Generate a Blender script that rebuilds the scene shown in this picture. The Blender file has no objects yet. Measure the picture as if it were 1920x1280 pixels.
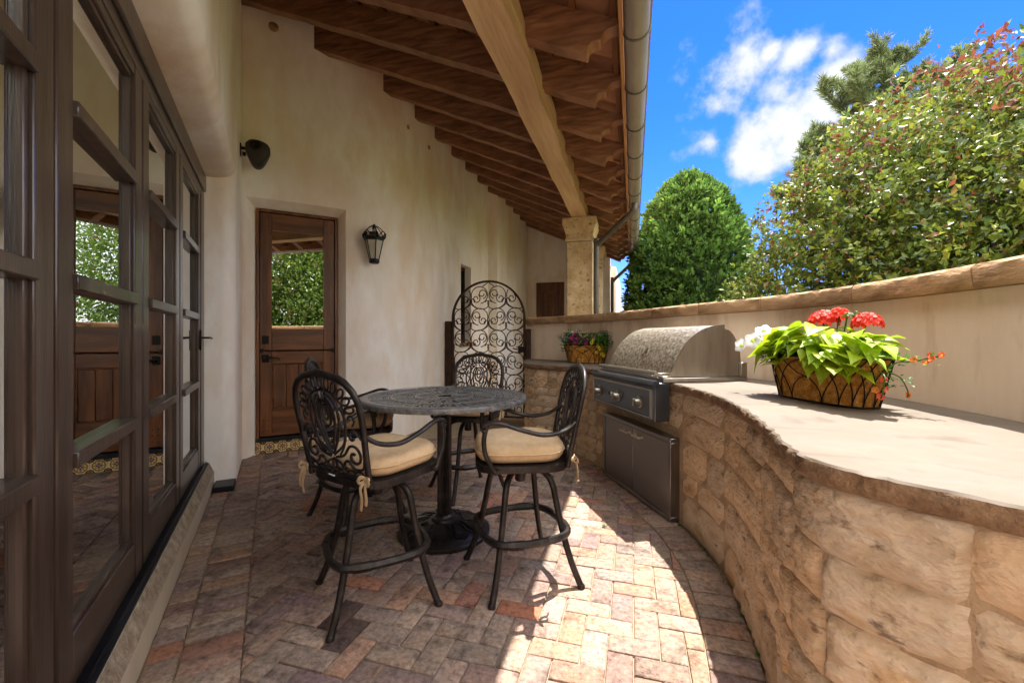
import bpy, bmesh, math, random
import numpy as np
from mathutils import Vector, Matrix, noise
random.seed(7); rng = np.random.default_rng(7)
S = bpy.context.scene; COL = S.collection
R = math.radians; PI = math.pi
def L3(h):                      # sRGB hex -> linear
    h = h.lstrip('#'); o = []
    for i in (0, 2, 4):
        c = int(h[i:i+2], 16)/255
        o.append(c/12.92 if c <= .04045 else ((c+.055)/1.055)**2.4)
    return (*o, 1)

# ------------------------------------------------------------------ camera, sky, sun, exposure
cd = bpy.data.cameras.new('camera'); cam = bpy.data.objects.new('camera', cd); COL.objects.link(cam)
cam.location = (0, 0, 1.27); cam.rotation_euler = (R(90), 0, R(15.8))
cd.sensor_width = 36; cd.lens = 15.0; cd.shift_y = -7/1920; cd.clip_end = 3000; cd.clip_start = .05
S.camera = cam
SUN = Vector((.185, .38, 1)).normalized()
el = math.asin(SUN.z); az = math.atan2(SUN.x, SUN.y)
W = bpy.data.worlds.new('World'); S.world = W; W.use_nodes = True
nt = W.node_tree; nt.nodes.clear()
def N(t, **k):
    n = nt.nodes.new(t)
    for a, b in k.items(): setattr(n, a, b)
    return n
def LK(a, b): nt.links.new(a, b)
sky = N('ShaderNodeTexSky', sky_type='NISHITA'); sky.sun_disc = False
sky.sun_elevation = el; sky.sun_rotation = az; sky.altitude = 2000; sky.air_density = 1.0; sky.dust_density = .35; sky.ozone_density = 2.5
hs = N('ShaderNodeHueSaturation'); hs.inputs['Saturation'].default_value = 1.35; hs.inputs['Value'].default_value = 1.0
LK(sky.outputs[0], hs.inputs['Color'])
tn = N('ShaderNodeMixRGB', blend_type='MULTIPLY'); tn.inputs[0].default_value = 1; LK(hs.outputs[0], tn.inputs[1]); tn.inputs[2].default_value = (.20, .20, .37, 1)
tc = N('ShaderNodeTexCoord')
nrm = N('ShaderNodeVectorMath', operation='NORMALIZE'); LK(tc.outputs['Generated'], nrm.inputs[0])
ns = N('ShaderNodeTexNoise'); ns.inputs['Scale'].default_value = 11; ns.inputs['Detail'].default_value = 9; ns.inputs['Roughness'].default_value = .58
LK(nrm.outputs[0], ns.inputs['Vector'])
# cumulus puffs: direction (x, y, z), angular size
PUFFS = [(-.10,1,.55,.10),(-.127,.95,.44,.09)]
PUFFS = []
def puff(px, py, r):
    c, s = math.cos(R(15.8)), math.sin(R(15.8)); a, b = (px-960)/800, (633-py)/800
    d = Vector((a*c-s, a*s+c, b)).normalized(); PUFFS.append((d.x, d.y, d.z, r/800))
for p in ((1372,125,92),(1345,200,70),(1330,262,62),(1400,255,80),(1470,225,105),(1530,185,95),(1490,270,80),(1570,150,60),
          (1410,305,52),(1440,308,44),(1500,108,48),(1440,100,30),(1560,95,34)): puff(p[0], p[1], p[2]*.80)
prev = None
for (x, y, z, r) in PUFFS:
    d = N('ShaderNodeVectorMath', operation='DISTANCE'); LK(nrm.outputs[0], d.inputs[0]); d.inputs[1].default_value = (x, y, z)
    m = N('ShaderNodeMath', operation='MULTIPLY_ADD'); LK(d.outputs['Value'], m.inputs[0]); m.inputs[1].default_value = -1/r; m.inputs[2].default_value = 1
    if prev:
        q = N('ShaderNodeMath', operation='SMOOTH_MAX'); LK(prev.outputs[0], q.inputs[0]); LK(m.outputs[0], q.inputs[1]); q.inputs[2].default_value = .15; prev = q
    else: prev = m
# thicker, brighter cloud added over the unseen sky to fill the shade
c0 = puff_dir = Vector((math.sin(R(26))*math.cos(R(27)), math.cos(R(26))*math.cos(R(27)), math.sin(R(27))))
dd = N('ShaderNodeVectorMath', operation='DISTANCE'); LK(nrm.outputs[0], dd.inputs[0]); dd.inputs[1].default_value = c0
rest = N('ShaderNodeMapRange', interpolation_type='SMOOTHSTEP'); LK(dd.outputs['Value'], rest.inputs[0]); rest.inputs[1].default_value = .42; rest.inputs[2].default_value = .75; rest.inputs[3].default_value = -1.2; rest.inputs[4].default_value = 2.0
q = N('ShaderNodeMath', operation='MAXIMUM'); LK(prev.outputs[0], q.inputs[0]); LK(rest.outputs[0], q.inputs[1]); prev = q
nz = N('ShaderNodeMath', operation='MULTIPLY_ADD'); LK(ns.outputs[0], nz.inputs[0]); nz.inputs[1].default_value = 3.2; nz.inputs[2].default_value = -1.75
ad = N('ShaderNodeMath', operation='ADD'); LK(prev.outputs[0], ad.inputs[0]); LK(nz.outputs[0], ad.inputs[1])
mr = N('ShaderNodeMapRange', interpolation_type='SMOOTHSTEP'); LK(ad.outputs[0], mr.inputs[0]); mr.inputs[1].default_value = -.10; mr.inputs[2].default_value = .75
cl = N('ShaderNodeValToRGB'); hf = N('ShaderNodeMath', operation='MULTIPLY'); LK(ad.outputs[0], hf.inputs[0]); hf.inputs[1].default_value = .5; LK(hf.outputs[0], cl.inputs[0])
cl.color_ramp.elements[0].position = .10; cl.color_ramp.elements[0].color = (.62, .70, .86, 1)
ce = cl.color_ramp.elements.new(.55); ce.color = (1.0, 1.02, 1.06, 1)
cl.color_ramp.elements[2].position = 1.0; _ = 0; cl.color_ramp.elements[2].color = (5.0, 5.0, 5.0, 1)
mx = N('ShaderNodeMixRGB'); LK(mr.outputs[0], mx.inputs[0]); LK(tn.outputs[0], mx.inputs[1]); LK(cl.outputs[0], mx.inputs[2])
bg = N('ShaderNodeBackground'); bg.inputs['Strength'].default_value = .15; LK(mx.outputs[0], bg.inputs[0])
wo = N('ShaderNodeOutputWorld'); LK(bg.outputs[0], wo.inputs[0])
sd = bpy.data.lights.new('sun', 'SUN'); sd.energy = 2.0; sd.angle = R(.53); sd.color = (1, .95, .87)
so = bpy.data.objects.new('sun', sd); COL.objects.link(so); so.rotation_euler = SUN.to_track_quat('Z', 'Y').to_euler()
S.view_settings.view_transform = 'Standard'; S.view_settings.look = 'None'; S.view_settings.exposure = 2.92; S.view_settings.gamma = 1
S.view_settings.use_curve_mapping = False
cy = S.cycles; cy.use_denoising = True; cy.max_bounces = 12; cy.diffuse_bounces = 7; cy.glossy_bounces = 5; cy.transmission_bounces = 6; cy.transparent_max_bounces = 12
cy.caustics_reflective = True; cy.caustics_refractive = False; cy.sample_clamp_indirect = 6

# ------------------------------------------------------------------ helpers
class MB:
    def __init__(s): s.v = []; s.f = []; s.c = []
    def add(s, v, f, c=None):
        o = len(s.v); s.v += [tuple(p) for p in v]; s.f += [tuple(i+o for i in q) for q in f]
        s.c += [c]*len(f); return s
    def box(s, x0, x1, y0, y1, z0, z1, M=None):
        v = [Vector((x, y, z)) for x in (x0, x1) for y in (y0, y1) for z in (z0, z1)]
        if M is not None: v = [M @ p for p in v]
        return s.add(v, [(0,1,3,2),(4,6,7,5),(0,4,5,1),(2,3,7,6),(0,2,6,4),(1,5,7,3)])
    def cbox(s, x0, x1, y0, y1, z0, z1, b=.004, M=None, jit=0):   # chamfered box, 44 triangles
        cx, cy_, cz = (x0+x1)/2, (y0+y1)/2, (z0+z1)/2; hx, hy, hz = (x1-x0)/2, (y1-y0)/2, (z1-z0)/2
        v = []; idx = {}
        for i, sx in enumerate((-1, 1)):
            for j, sy in enumerate((-1, 1)):
                for k, sz in enumerate((-1, 1)):
                    for a in range(3):
                        d = [hx-b, hy-b, hz-b]; d[a] += b
                        q = [random.uniform(-jit, jit) for _ in range(3)] if jit else (0, 0, 0)
                        p = Vector((cx+sx*d[0]+q[0], cy_+sy*d[1]+q[1], cz+sz*d[2]+q[2]))
                        idx[(i, j, k, a)] = len(v); v.append(M @ p if M is not None else p)
        f = []
        I = idx
        for a in range(3):
            o = [t for t in range(3) if t != a]
            for sgn in (0, 1):
                def g(p, q):
                    t = [0, 0, 0]; t[a] = sgn; t[o[0]] = p; t[o[1]] = q; return I[(*t, a)]
                q = [g(0, 0), g(1, 0), g(1, 1), g(0, 1)]
                f.append(q if (sgn == 1) ^ (a == 1) else q[::-1])
            # edges along axis a
            for p in (0, 1):
                for q in (0, 1):
                    def e(t, face):
                        u = [0, 0, 0]; u[a] = t; u[o[0]] = p; u[o[1]] = q; return I[(*u, face)]
                    f.append([e(0, o[0]), e(1, o[0]), e(1, o[1]), e(0, o[1])])
        for i in (0, 1):
            for j in (0, 1):
                for k in (0, 1): f.append([I[(i, j, k, a)] for a in range(3)])
        return s.add(v, f)
    def prism(s, poly, z0, z1, M=None, cap=True):
        n = len(poly); v = [Vector((p[0], p[1], z0)) for p in poly]+[Vector((p[0], p[1], z1)) for p in poly]
        if M is not None: v = [M @ p for p in v]
        f = [(i, (i+1) % n, n+(i+1) % n, n+i) for i in range(n)]
        if cap: f += [tuple(range(n-1, -1, -1)), tuple(range(n, 2*n))]
        return s.add(v, f)
    def tube(s, path, r, n=8, closed=False, flat=None, up=None, caps=True, taper=None):
        P = [Vector(p) for p in path]; m = len(P)
        if m < 2: return s
        rings = []; prevn = None
        for i in range(m):
            if closed: t = P[(i+1) % m]-P[i-1]
            else: t = P[min(i+1, m-1)]-P[max(i-1, 0)]
            if t.length < 1e-9: t = Vector((0, 0, 1))
            t.normalize()
            if up is not None: nn = Vector(up)-t*t.dot(Vector(up))
            elif prevn is None:
                a = Vector((0, 0, 1)) if abs(t.z) < .9 else Vector((1, 0, 0)); nn = a-t*t.dot(a)
            else: nn = prevn-t*t.dot(prevn)
            if nn.length < 1e-6: nn = t.orthogonal()
            nn.normalize(); prevn = nn; b = t.cross(nn)
            rr = r if taper is None else r*taper(i/(m-1))
            fl = 1 if flat is None else flat
            rings.append([P[i]+nn*(rr*fl*math.cos(2*PI*(k+.5)/n))+b*(rr*math.sin(2*PI*(k+.5)/n)) for k in range(n)])
        v = [p for q in rings for p in q]; f = []
        for i in range(m if closed else m-1):
            j = (i+1) % m
            for k in range(n): f.append((i*n+k, i*n+(k+1) % n, j*n+(k+1) % n, j*n+k))
        if not closed and caps: f += [tuple(range(n-1, -1, -1)), tuple(range((m-1)*n, m*n))]
        return s.add(v, f)
    def lathe(s, prof, n=24, M=None, a0=0):
        m = len(prof); v = []
        for k in range(n):
            a = 2*PI*k/n+a0
            for r, z in prof: v.append(Vector((r*math.cos(a), r*math.sin(a), z)))
        if M is not None: v = [M @ p for p in v]
        f = []
        for k in range(n):
            q = (k+1) % n
            for i in range(m-1): f.append((k*m+i, q*m+i, q*m+i+1, k*m+i+1))
        if prof[0][0] > 1e-6: f.append(tuple(k*m for k in range(n-1, -1, -1)))
        if prof[-1][0] > 1e-6: f.append(tuple(k*m+m-1 for k in range(n)))
        return s.add(v, f)
    def grid(s, fn, nu, nv, closed=False):
        v = [fn(i/nu, j/nv) for i in range(nu+1) for j in range(nv+1)]; w = nv+1
        return s.add(v, [(i*w+j, (i+1)*w+j, (i+1)*w+j+1, i*w+j+1) for i in range(nu) for j in range(nv)])
    def mesh(s, name, mat, smooth=True, ang=38):
        me = bpy.data.meshes.new(name); me.from_pydata(s.v, [], s.f); me.materials.append(mat)
        if mat.get('face_tint') or any(c is not None for c in s.c):
            at = me.color_attributes.new('tint', 'FLOAT_COLOR', 'CORNER'); buf = []
            for p, c in zip(me.polygons, s.c): buf += list(c or (1, 1, 1, 1))*p.loop_total
            at.data.foreach_set('color', buf)
        bm = bmesh.new(); bm.from_mesh(me)
        if len(s.f) < 60000: bmesh.ops.recalc_face_normals(bm, faces=bm.faces)
        bm.to_mesh(me); bm.free()
        if smooth:
            me.shade_smooth()
            if ang: me.set_sharp_from_angle(angle=R(ang))
        return me
    def build(s, name, mat, parent=None, smooth=True, ang=38):
        return link(name, s.mesh(name, mat, smooth, ang), parent)
def link(name, me, parent=None):
    o = bpy.data.objects.new(name, me); COL.objects.link(o)
    if parent is not None: o.parent = parent
    return o
def tag(o, label=None, cat=None, group=None, kind=None):
    for k, x in (('label', label), ('category', cat), ('group', group), ('kind', kind)):
        if x: o[k] = x
    return o
def thing(name, label, cat, loc=(0, 0, 0), rz=0, group=None):
    o = bpy.data.objects.new(name, None); COL.objects.link(o); o.location = loc; o.rotation_euler = (0, 0, rz); o.empty_display_size = .1
    return tag(o, label, cat, group)
def copy_tree(o, parent=None):
    c = o.copy(); COL.objects.link(c)
    if parent is not None: c.parent = parent
    for ch in list(o.children): copy_tree(ch, c)
    return c
def fast_mesh(name, V, F, mat, C=None, smooth=False):    # numpy arrays: V (n,3), F (m,k); C per-face rgb
    V = np.asarray(V, dtype=np.float32); F = np.asarray(F, dtype=np.int32); m, k = F.shape
    me = bpy.data.meshes.new(name); me.vertices.add(len(V)); me.vertices.foreach_set('co', V.ravel())
    me.loops.add(m*k); me.loops.foreach_set('vertex_index', F.ravel()); me.polygons.add(m)
    me.polygons.foreach_set('loop_start', np.arange(m, dtype=np.int32)*k)
    if C is not None:
        at = me.color_attributes.new('tint', 'FLOAT_COLOR', 'CORNER')
        c = np.ones((m, k, 4), np.float32); c[:, :, :3] = np.asarray(C)[:, None, :]; at.data.foreach_set('color', c.ravel())
    me.update(calc_edges=True); me.validate(); me.materials.append(mat)
    if smooth: me.shade_smooth()
    return me
def catmull(P, step=.04):
    P = [Vector(p) for p in P]; out = []
    Q = [2*P[0]-P[1]]+P+[2*P[-1]-P[-2]]
    for i in range(1, len(Q)-2):
        a, b, c, d = Q[i-1:i+3]; n = max(2, int((c-b).length/step))
        for k in range(n):
            t = k/n; out.append(.5*((2*b)+(c-a)*t+(2*a-5*b+4*c-d)*t*t+(3*b-a-3*c+d)*t**3))
    out.append(P[-1]); return out
class Curve2:                       # plan curve by arc length
    def __init__(s, P, step=.02):
        s.p = catmull([(x, y, 0) for x, y in P], step); s.l = [0]
        for a, b in zip(s.p, s.p[1:]): s.l.append(s.l[-1]+(b-a).length)
        s.len = s.l[-1]
    def at(s, d):
        d = min(max(d, 0), s.len); i = min(np.searchsorted(s.l, d, 'right')-1, len(s.p)-2); i = max(i, 0)
        t = (d-s.l[i])/max(1e-9, s.l[i+1]-s.l[i]); p = s.p[i].lerp(s.p[i+1], t)
        i0, i1 = max(i-2, 0), min(i+3, len(s.p)-1); g = (s.p[i1]-s.p[i0]).normalized()
        return p, g
def fbm(p, o=4, sc=1): return noise.fractal(Vector(p)*sc, 1.0, 2.0, o)

# ------------------------------------------------------------------ materials
def mat(name, cols, scale=4, rough=.7, bump=.3, bscale=40, metal=0, detail=6, bdet=6, stretch=(1, 1, 1), tint=None, spec=.5, dist=.01, rnd=True,
        rough2=None, cols2=None, scale2=1, fac2=.5, coat=0, bumptype='noise', trans=0):
    m = bpy.data.materials.new(name); m.use_nodes = True; t = m.node_tree; t.nodes.clear()
    if tint == 'face': m['face_tint'] = 1
    def n(ty, **k):
        x = t.nodes.new(ty)
        for a, b in k.items(): setattr(x, a, b)
        return x
    lk = t.links.new
    out = n('ShaderNodeOutputMaterial'); pb = n('ShaderNodeBsdfPrincipled'); lk(pb.outputs[0], out.inputs[0])
    pb.inputs['Roughness'].default_value = rough; pb.inputs['Metallic'].default_value = metal; pb.inputs['Specular IOR Level'].default_value = spec
    pb.inputs['Coat Weight'].default_value = coat
    co = n('ShaderNodeTexCoord'); mp = n('ShaderNodeMapping'); mp.inputs['Scale'].default_value = stretch
    if rnd:
        oi = n('ShaderNodeObjectInfo'); ml = n('ShaderNodeVectorMath', operation='MULTIPLY_ADD')
        lk(oi.outputs['Random'], ml.inputs[0]); ml.inputs[1].default_value = (37, 53, 71); lk(co.outputs['Object'], ml.inputs[2]); lk(ml.outputs[0], mp.inputs[0])
    else: lk(co.outputs['Object'], mp.inputs[0])
    def ramp(cs, sc, det):
        nz = n('ShaderNodeTexNoise'); nz.inputs['Scale'].default_value = sc; nz.inputs['Detail'].default_value = det; nz.inputs['Roughness'].default_value = .62
        lk(mp.outputs[0], nz.inputs['Vector']); rp = n('ShaderNodeValToRGB'); lk(nz.outputs[0], rp.inputs[0]); e = rp.color_ramp.elements
        while len(e) < len(cs): e.new(.5)
        for q, (p, c) in zip(e, cs): q.position = p; q.color = L3(c) if isinstance(c, str) else (*c[:3], 1)
        return nz, rp
    nz, rp = ramp(cols, scale, detail); src = rp.outputs[0]
    if cols2:
        _, r2 = ramp(cols2, scale2, 5); mxx = n('ShaderNodeMixRGB', blend_type='MULTIPLY'); mxx.inputs[0].default_value = fac2; lk(src, mxx.inputs[1]); lk(r2.outputs[0], mxx.inputs[2]); src = mxx.outputs[0]
    if tint:
        mm = n('ShaderNodeMixRGB', blend_type='MULTIPLY'); mm.inputs[0].default_value = 1; lk(src, mm.inputs[1])
        if tint == 'object': a = n('ShaderNodeObjectInfo'); lk(a.outputs['Color'], mm.inputs[2])
        else: a = n('ShaderNodeVertexColor', layer_name='tint'); lk(a.outputs[0], mm.inputs[2])
        src = mm.outputs[0]
    lk(src, pb.inputs['Base Color'])
    if rough2 is not None:
        mq = n('ShaderNodeMapRange'); lk(nz.outputs[0], mq.inputs[0]); mq.inputs[1].default_value = .3; mq.inputs[2].default_value = .7; mq.inputs[3].default_value = rough; mq.inputs[4].default_value = rough2; lk(mq.outputs[0], pb.inputs['Roughness'])
    if bump:
        if bumptype == 'voronoi': bz = n('ShaderNodeTexVoronoi'); bz.inputs['Scale'].default_value = bscale; bo = bz.outputs['Distance']
        else: bz = n('ShaderNodeTexNoise'); bz.inputs['Scale'].default_value = bscale; bz.inputs['Detail'].default_value = bdet; bo = bz.outputs[0]
        lk(mp.outputs[0], bz.inputs['Vector']); bp = n('ShaderNodeBump'); bp.inputs['Strength'].default_value = bump; bp.inputs['Distance'].default_value = dist; lk(bo, bp.inputs['Height']); lk(bp.outputs[0], pb.inputs['Normal'])
    if trans:
        tr = n('ShaderNodeBsdfTranslucent'); lk(src, tr.inputs[0]); ms = n('ShaderNodeMixShader'); ms.inputs[0].default_value = trans
        lk(pb.outputs[0], ms.inputs[1]); lk(tr.outputs[0], ms.inputs[2]); lk(ms.outputs[0], out.inputs[0])
    return m
def glass_mat(name, refl=.45, tint=(.8, .85, .85), grz=.97):
    m = bpy.data.materials.new(name); m.use_nodes = True; t = m.node_tree; t.nodes.clear()
    o = t.nodes.new('ShaderNodeOutputMaterial'); g = t.nodes.new('ShaderNodeBsdfGlossy'); g.inputs['Roughness'].default_value = .004; g.inputs[0].default_value = (.95, .97, .97, 1)
    tr = t.nodes.new('ShaderNodeBsdfTransparent'); tr.inputs[0].default_value = (*tint, 1); ms = t.nodes.new('ShaderNodeMixShader')
    lw = t.nodes.new('ShaderNodeLayerWeight'); lw.inputs[0].default_value = .5; mr_ = t.nodes.new('ShaderNodeMapRange')
    t.links.new(lw.outputs['Facing'], mr_.inputs[0]); mr_.inputs[3].default_value = refl; mr_.inputs[4].default_value = grz
    t.links.new(mr_.outputs[0], ms.inputs[0]); t.links.new(tr.outputs[0], ms.inputs[1]); t.links.new(g.outputs[0], ms.inputs[2]); t.links.new(ms.outputs[0], o.inputs[0])
    return m
M = {}
M['stucco'] = mat('cream_stucco', [(.3, '#edd9c4'), (.46, '#f2e6da'), (.56, '#f8f1ea'), (.7, '#efdfce')], 1.7, .88, .35, 26, dist=.006, stretch=(1, 1, .45), rnd=False, cols2=[(.3, '#dfc09f'), (.52, '#ffffff')], scale2=.8, fac2=.5, spec=.2)
M['stucco_low'] = mat('patio_wall_stucco', [(.3, '#c9b29a'), (.5, '#d8c6b1'), (.7, '#cdb79d')], 1.6, .9, .3, 40, dist=.005, stretch=(1, 1, .3), rnd=False, cols2=[(.36, '#a9815c'), (.5, '#ffffff')], scale2=3.4, fac2=.4, spec=.2)
M['rafter'] = mat('adzed_brown_timber', [(.3, '#7d553a'), (.5, '#916547'), (.7, '#a27453')], 3, .6, .5, 5.5, dist=.05, stretch=(.9, 1.2, 3.4), detail=3, bdet=1.2, cols2=[(.38, '#7a5a44'), (.58, '#ffffff')], scale2=4, fac2=.35)
M['beam'] = mat('weathered_pine_beam', [(.3, '#a88463'), (.5, '#be9a76'), (.7, '#cdac88')], 2.5, .7, .8, 7, dist=.02, stretch=(3, .3, 3), detail=8)
M['fascia'] = mat('light_brown_board', [(.3, '#8a5a30'), (.7, '#b07d48')], 3, .7, .4, 12, stretch=(4, .4, 4))
M['batten'] = mat('brown_batten', [(.3, '#5c3519'), (.7, '#7f5029')], 3, .7, .3, 12, stretch=(4, .4, 4))
M['clay'] = mat('terracotta_tile', [(.3, '#a87454'), (.7, '#c08c6a')], 3, .8, .3, 30)
M['gutter'] = mat('weathered_copper_gutter', [(.3, '#7d746b'), (.5, '#8e857b'), (.7, '#9a9187')], 3, .5, .08, 8, metal=.25, stretch=(1, .5, 1))
M['spout'] = mat('dark_downspout', [(.3, '#4d4740'), (.7, '#625a50')], 3, .5, .08, 8, metal=.3)
M['doorwood'] = mat('stained_alder', [(.25, '#341a0a'), (.45, '#593216'), (.6, '#774621'), (.8, '#915a2f')], 2.4, .42, .25, 20, stretch=(5, 5, .55), detail=9, coat=.15)
M['doorwood_h'] = mat('stained_alder_rail', [(.25, '#341a0a'), (.45, '#593216'), (.6, '#774621'), (.8, '#915a2f')], 2.4, .42, .25, 20, stretch=(.55, .55, 5), detail=9, coat=.15)
M['bronze_wood'] = mat('dark_walnut_sash', [(.3, '#2e241d'), (.5, '#40322a'), (.7, '#514137')], 3, .33, .12, 30, stretch=(6, 6, .4), coat=.25)
M['track'] = mat('black_bronze_track', [(.3, '#1a1b20'), (.7, '#2b2c33')], 5, .4, .1, 30, metal=.4)
M['black'] = mat('blackened_iron', [(.3, '#15120f'), (.7, '#262019')], 8, .45, .15, 60, metal=.6)
M['iron'] = mat('rusty_wrought_iron', [(.3, '#2b1b12'), (.7, '#4a3122')], 10, .55, .2, 80, metal=.5)
M['cast'] = mat('cast_aluminium_bronze', [(.3, '#252120'), (.5, '#322d2b'), (.75, '#4a4341')], 22, .4, .25, 90, metal=.55, dist=.003)
M['casttop'] = mat('cast_aluminium_table', [(.3, '#5a5a5d'), (.5, '#7c7c7f'), (.75, '#a3a2a0')], 30, .27, .25, 90, metal=.45, dist=.003)
M['cushion'] = mat('tan_canvas', [(.3, '#c0a27c'), (.7, '#d0b491')], 30, .92, .45, 420, dist=.002, spec=.15)
M['white'] = mat('white_label', [(.3, '#dfe6ea'), (.7, '#eef2f4')], 5, .6, 0)
M['steel'] = mat('brushed_stainless', [(.3, '#9a948b'), (.7, '#b5afa5')], 2, .27, .05, 220, metal=1, stretch=(.15, 6, 1), rough2=.36)
M['steeldoor'] = mat('stainless_door', [(.3, '#8b8886'), (.7, '#a3a09d')], 2, .3, .04, 220, metal=1, stretch=(.15, 6, 1), rough2=.4)
M['slate'] = mat('slate_steel_panel', [(.3, '#575c63'), (.7, '#6a6f76')], 2, .34, .04, 220, metal=.9, stretch=(.15, 6, 1))
M['nickel'] = mat('satin_nickel', [(.3, '#c2b096'), (.7, '#d8c8b0')], 4, .35, 0, 40, metal=.6)
M['hammered'] = mat('dusty_hammered_hood', [(.35, '#6a6155'), (.5, '#9b9182'), (.62, '#bdb3a2')], 42, .42, .5, 60, metal=.75, dist=.006, detail=5)
M['counter'] = mat('honed_limestone_top', [(.3, '#5f5548'), (.5, '#685d51'), (.7, '#706558')], 2.2, .72, .1, 60, rnd=False, cols2=[(.30, '#b59a78'), (.44, '#ffffff'), (.6, '#efe6da')], scale2=4.5, fac2=.6, dist=.003)
M['edge'] = mat('chiselled_limestone_edge', [(.3, '#5e4631'), (.5, '#7a5f45'), (.7, '#937759')], 16, .85, 1.0, 60, rnd=False, dist=.012)
M['stone'] = mat('tan_sandstone', [(.26, '#94785a'), (.42, '#b99f80'), (.56, '#c9b297'), (.68, '#bf9f78'), (.8, '#ae8c64')], 6, .9, 1.0, 24, tint='object', dist=.022, detail=10, stretch=(.9, .9, 1.7), cols2=[(.30, '#5d4632'), (.40, '#ffffff')], scale2=13, fac2=.7, spec=.2)
M['mortar'] = mat('grey_mortar', [(.3, '#917b62'), (.7, '#b39a7c')], 12, .95, 1.0, 60, rnd=False, dist=.012, spec=.2)
M['cap'] = mat('brown_sandstone_cap', [(.3, '#8a6a4b'), (.5, '#a5835f'), (.7, '#b8966f')], 4, .85, .6, 28, dist=.012, cols2=[(.34, '#7a5b40'), (.5, '#ffffff')], scale2=3, fac2=.6, stretch=(1, 1, 3))
M['travertine'] = mat('travertine_column', [(.3, '#b3966c'), (.5, '#c8ad83'), (.7, '#d7c19b')], 6, .85, .9, 22, dist=.015, cols2=[(.34, '#6d5238'), (.42, '#ffffff')], scale2=18, fac2=.75)
M['curbtop'] = mat('chiselled_curb_edge', [(.3, '#7d6c58'), (.5, '#988772'), (.7, '#b3a48e')], 22, .9, 1.0, 60, rnd=False, dist=.012)
M['curb'] = mat('limestone_curb', [(.3, '#b5a48d'), (.7, '#cbbca6')], 3, .85, .5, 26, rnd=False, dist=.012)
BR = dict(scale=46, rough=.88, bump=1.0, bscale=150, dist=.004, detail=10, cols2=[(.30, '#8a8078'), (.48, '#ffffff'), (.62, '#fff6ea'), (.75, '#d8c8b8')], scale2=9, fac2=.8, spec=.2)
M['brick'] = mat('clay_paver', [(.3, (.45, .42, .42)), (.44, (.80, .79, .79)), (.56, (1.0, .98, .96)), (.72, (1.35, 1.33, 1.3))], tint='object', **BR)
M['brickmass'] = mat('clay_paver_far', [(.3, (.45, .42, .42)), (.44, (.80, .79, .79)), (.56, (1.0, .98, .96)), (.72, (1.35, 1.33, 1.3))], tint='face', **BR)
M['sand'] = mat('joint_sand', [(.3, '#807058'), (.7, '#a39178')], 30, .95, .5, 200, rnd=False)
M['lawn'] = mat('garden_ground', [(.3, '#4a5a2a'), (.5, '#6a7a3a'), (.7, '#8a7d55')], 1.2, .95, .5, 30, rnd=False)
M['coco'] = mat('coco_liner', [(.3, '#8a5a24'), (.5, '#b27c38'), (.7, '#c99a55')], 40, .95, 1.0, 130, dist=.01, spec=.1)
M['lime'] = mat('lime_leaf', [(.3, '#7fa01a'), (.7, '#a8c42c')], 6, .42, .2, 40, tint='object', trans=.4)
M['leafg'] = mat('green_leaf', [(.3, '#33591c'), (.7, '#54802c')], 6, .5, .2, 40, tint='face', trans=.35)
M['petal'] = mat('petal', [(.3, (.92, .92, .92)), (.7, (1, 1, 1))], 12, .6, .1, 40, tint='face', trans=.3)
M['foliage'] = mat('tree_foliage', [(.3, (.8, .8, .8)), (.7, (1.1, 1.1, 1.1))], 3, .43, 0, 40, tint='face', trans=.33, rnd=False)
M['conifer'] = mat('conifer_foliage', [(.3, (.75, .75, .75)), (.7, (1.15, 1.15, 1.15))], 2, .7, 0, 40, tint='face', trans=.3, rnd=False, spec=.2)
M['bark'] = mat('bark', [(.3, '#3a2e24'), (.7, '#6a5644')], 12, .9, .8, 40, stretch=(1, 1, .3))
M['interior'] = mat('interior_plaster', [(.3, '#a09078'), (.7, '#b09f86')], 3, .9, 0, rnd=False)
M['glass'] = glass_mat('door_glass', .36, (.35, .38, .38), .92)
M['pane'] = glass_mat('mirror_pane', .55, (.3, .32, .32), .95)
M['darkglass'] = glass_mat('dark_window_glass', .08, (.1, .1, .1), .35)
M['lampglass'] = mat('frosted_lamp_glass', [(.3, '#d8cdb8'), (.7, '#ece4d6')], 8, .35, .2, 30, trans=.4)
# ------------------------------------------------------------------ plan frame of the angled wing: u along the glass doors, v out of that wall
q2 = math.sqrt(.5)
def uv(u, v, z=0): return Vector(((v-u)*q2, (u+v)*q2, z))
MU = Matrix(((-q2, q2, 0, 0), (q2, q2, 0, 0), (0, 0, 1, 0), (0, 0, 0, 1)))      # local (u, v, z) -> world
TOP = 5.7
house = thing('house', 'cream stucco house with brown timber eaves and glass doors behind the bar table', 'house')
def part(mb, name, m, parent=None, **k): return mb.build(name, m, parent if parent is not None else house, **k)

# --- wing wall over the glass doors: bullnosed head, then the far jamb
b = MB(); prof = [(-.86, 2.64), (-.43, 2.645)]+[(-.39+.10*math.sin(a), 2.76-.10*math.cos(a)) for a in np.linspace(.1, PI/2, 9)]+[(-.29, TOP), (-.86, TOP)]
n = len(prof); U = [.55]+[.55+.39*i for i in range(1, 11)]+[4.45]
vv = [uv(u, v, z) for u in U for v, z in prof]
b.add(vv, [(i*n+j, (i+1)*n+j, (i+1)*n+(j+1) % n, i*n+(j+1) % n) for i in range(len(U)-1) for j in range(n)]+[tuple(range(n)), tuple(range((len(U)-1)*n, len(U)*n))])
part(b, 'wall', M['stucco'])
b = MB(); pl = [(4.45, -.86), (4.45, -.40)]+[(4.56-.11*math.cos(a), -.40+.11*math.sin(a)) for a in np.linspace(.2, PI/2, 7)]+[(5.26, -.29), (5.26, -.86)]
b.prism(pl, -.05, TOP, MU); part(b, 'wall', M['stucco'])
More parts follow.
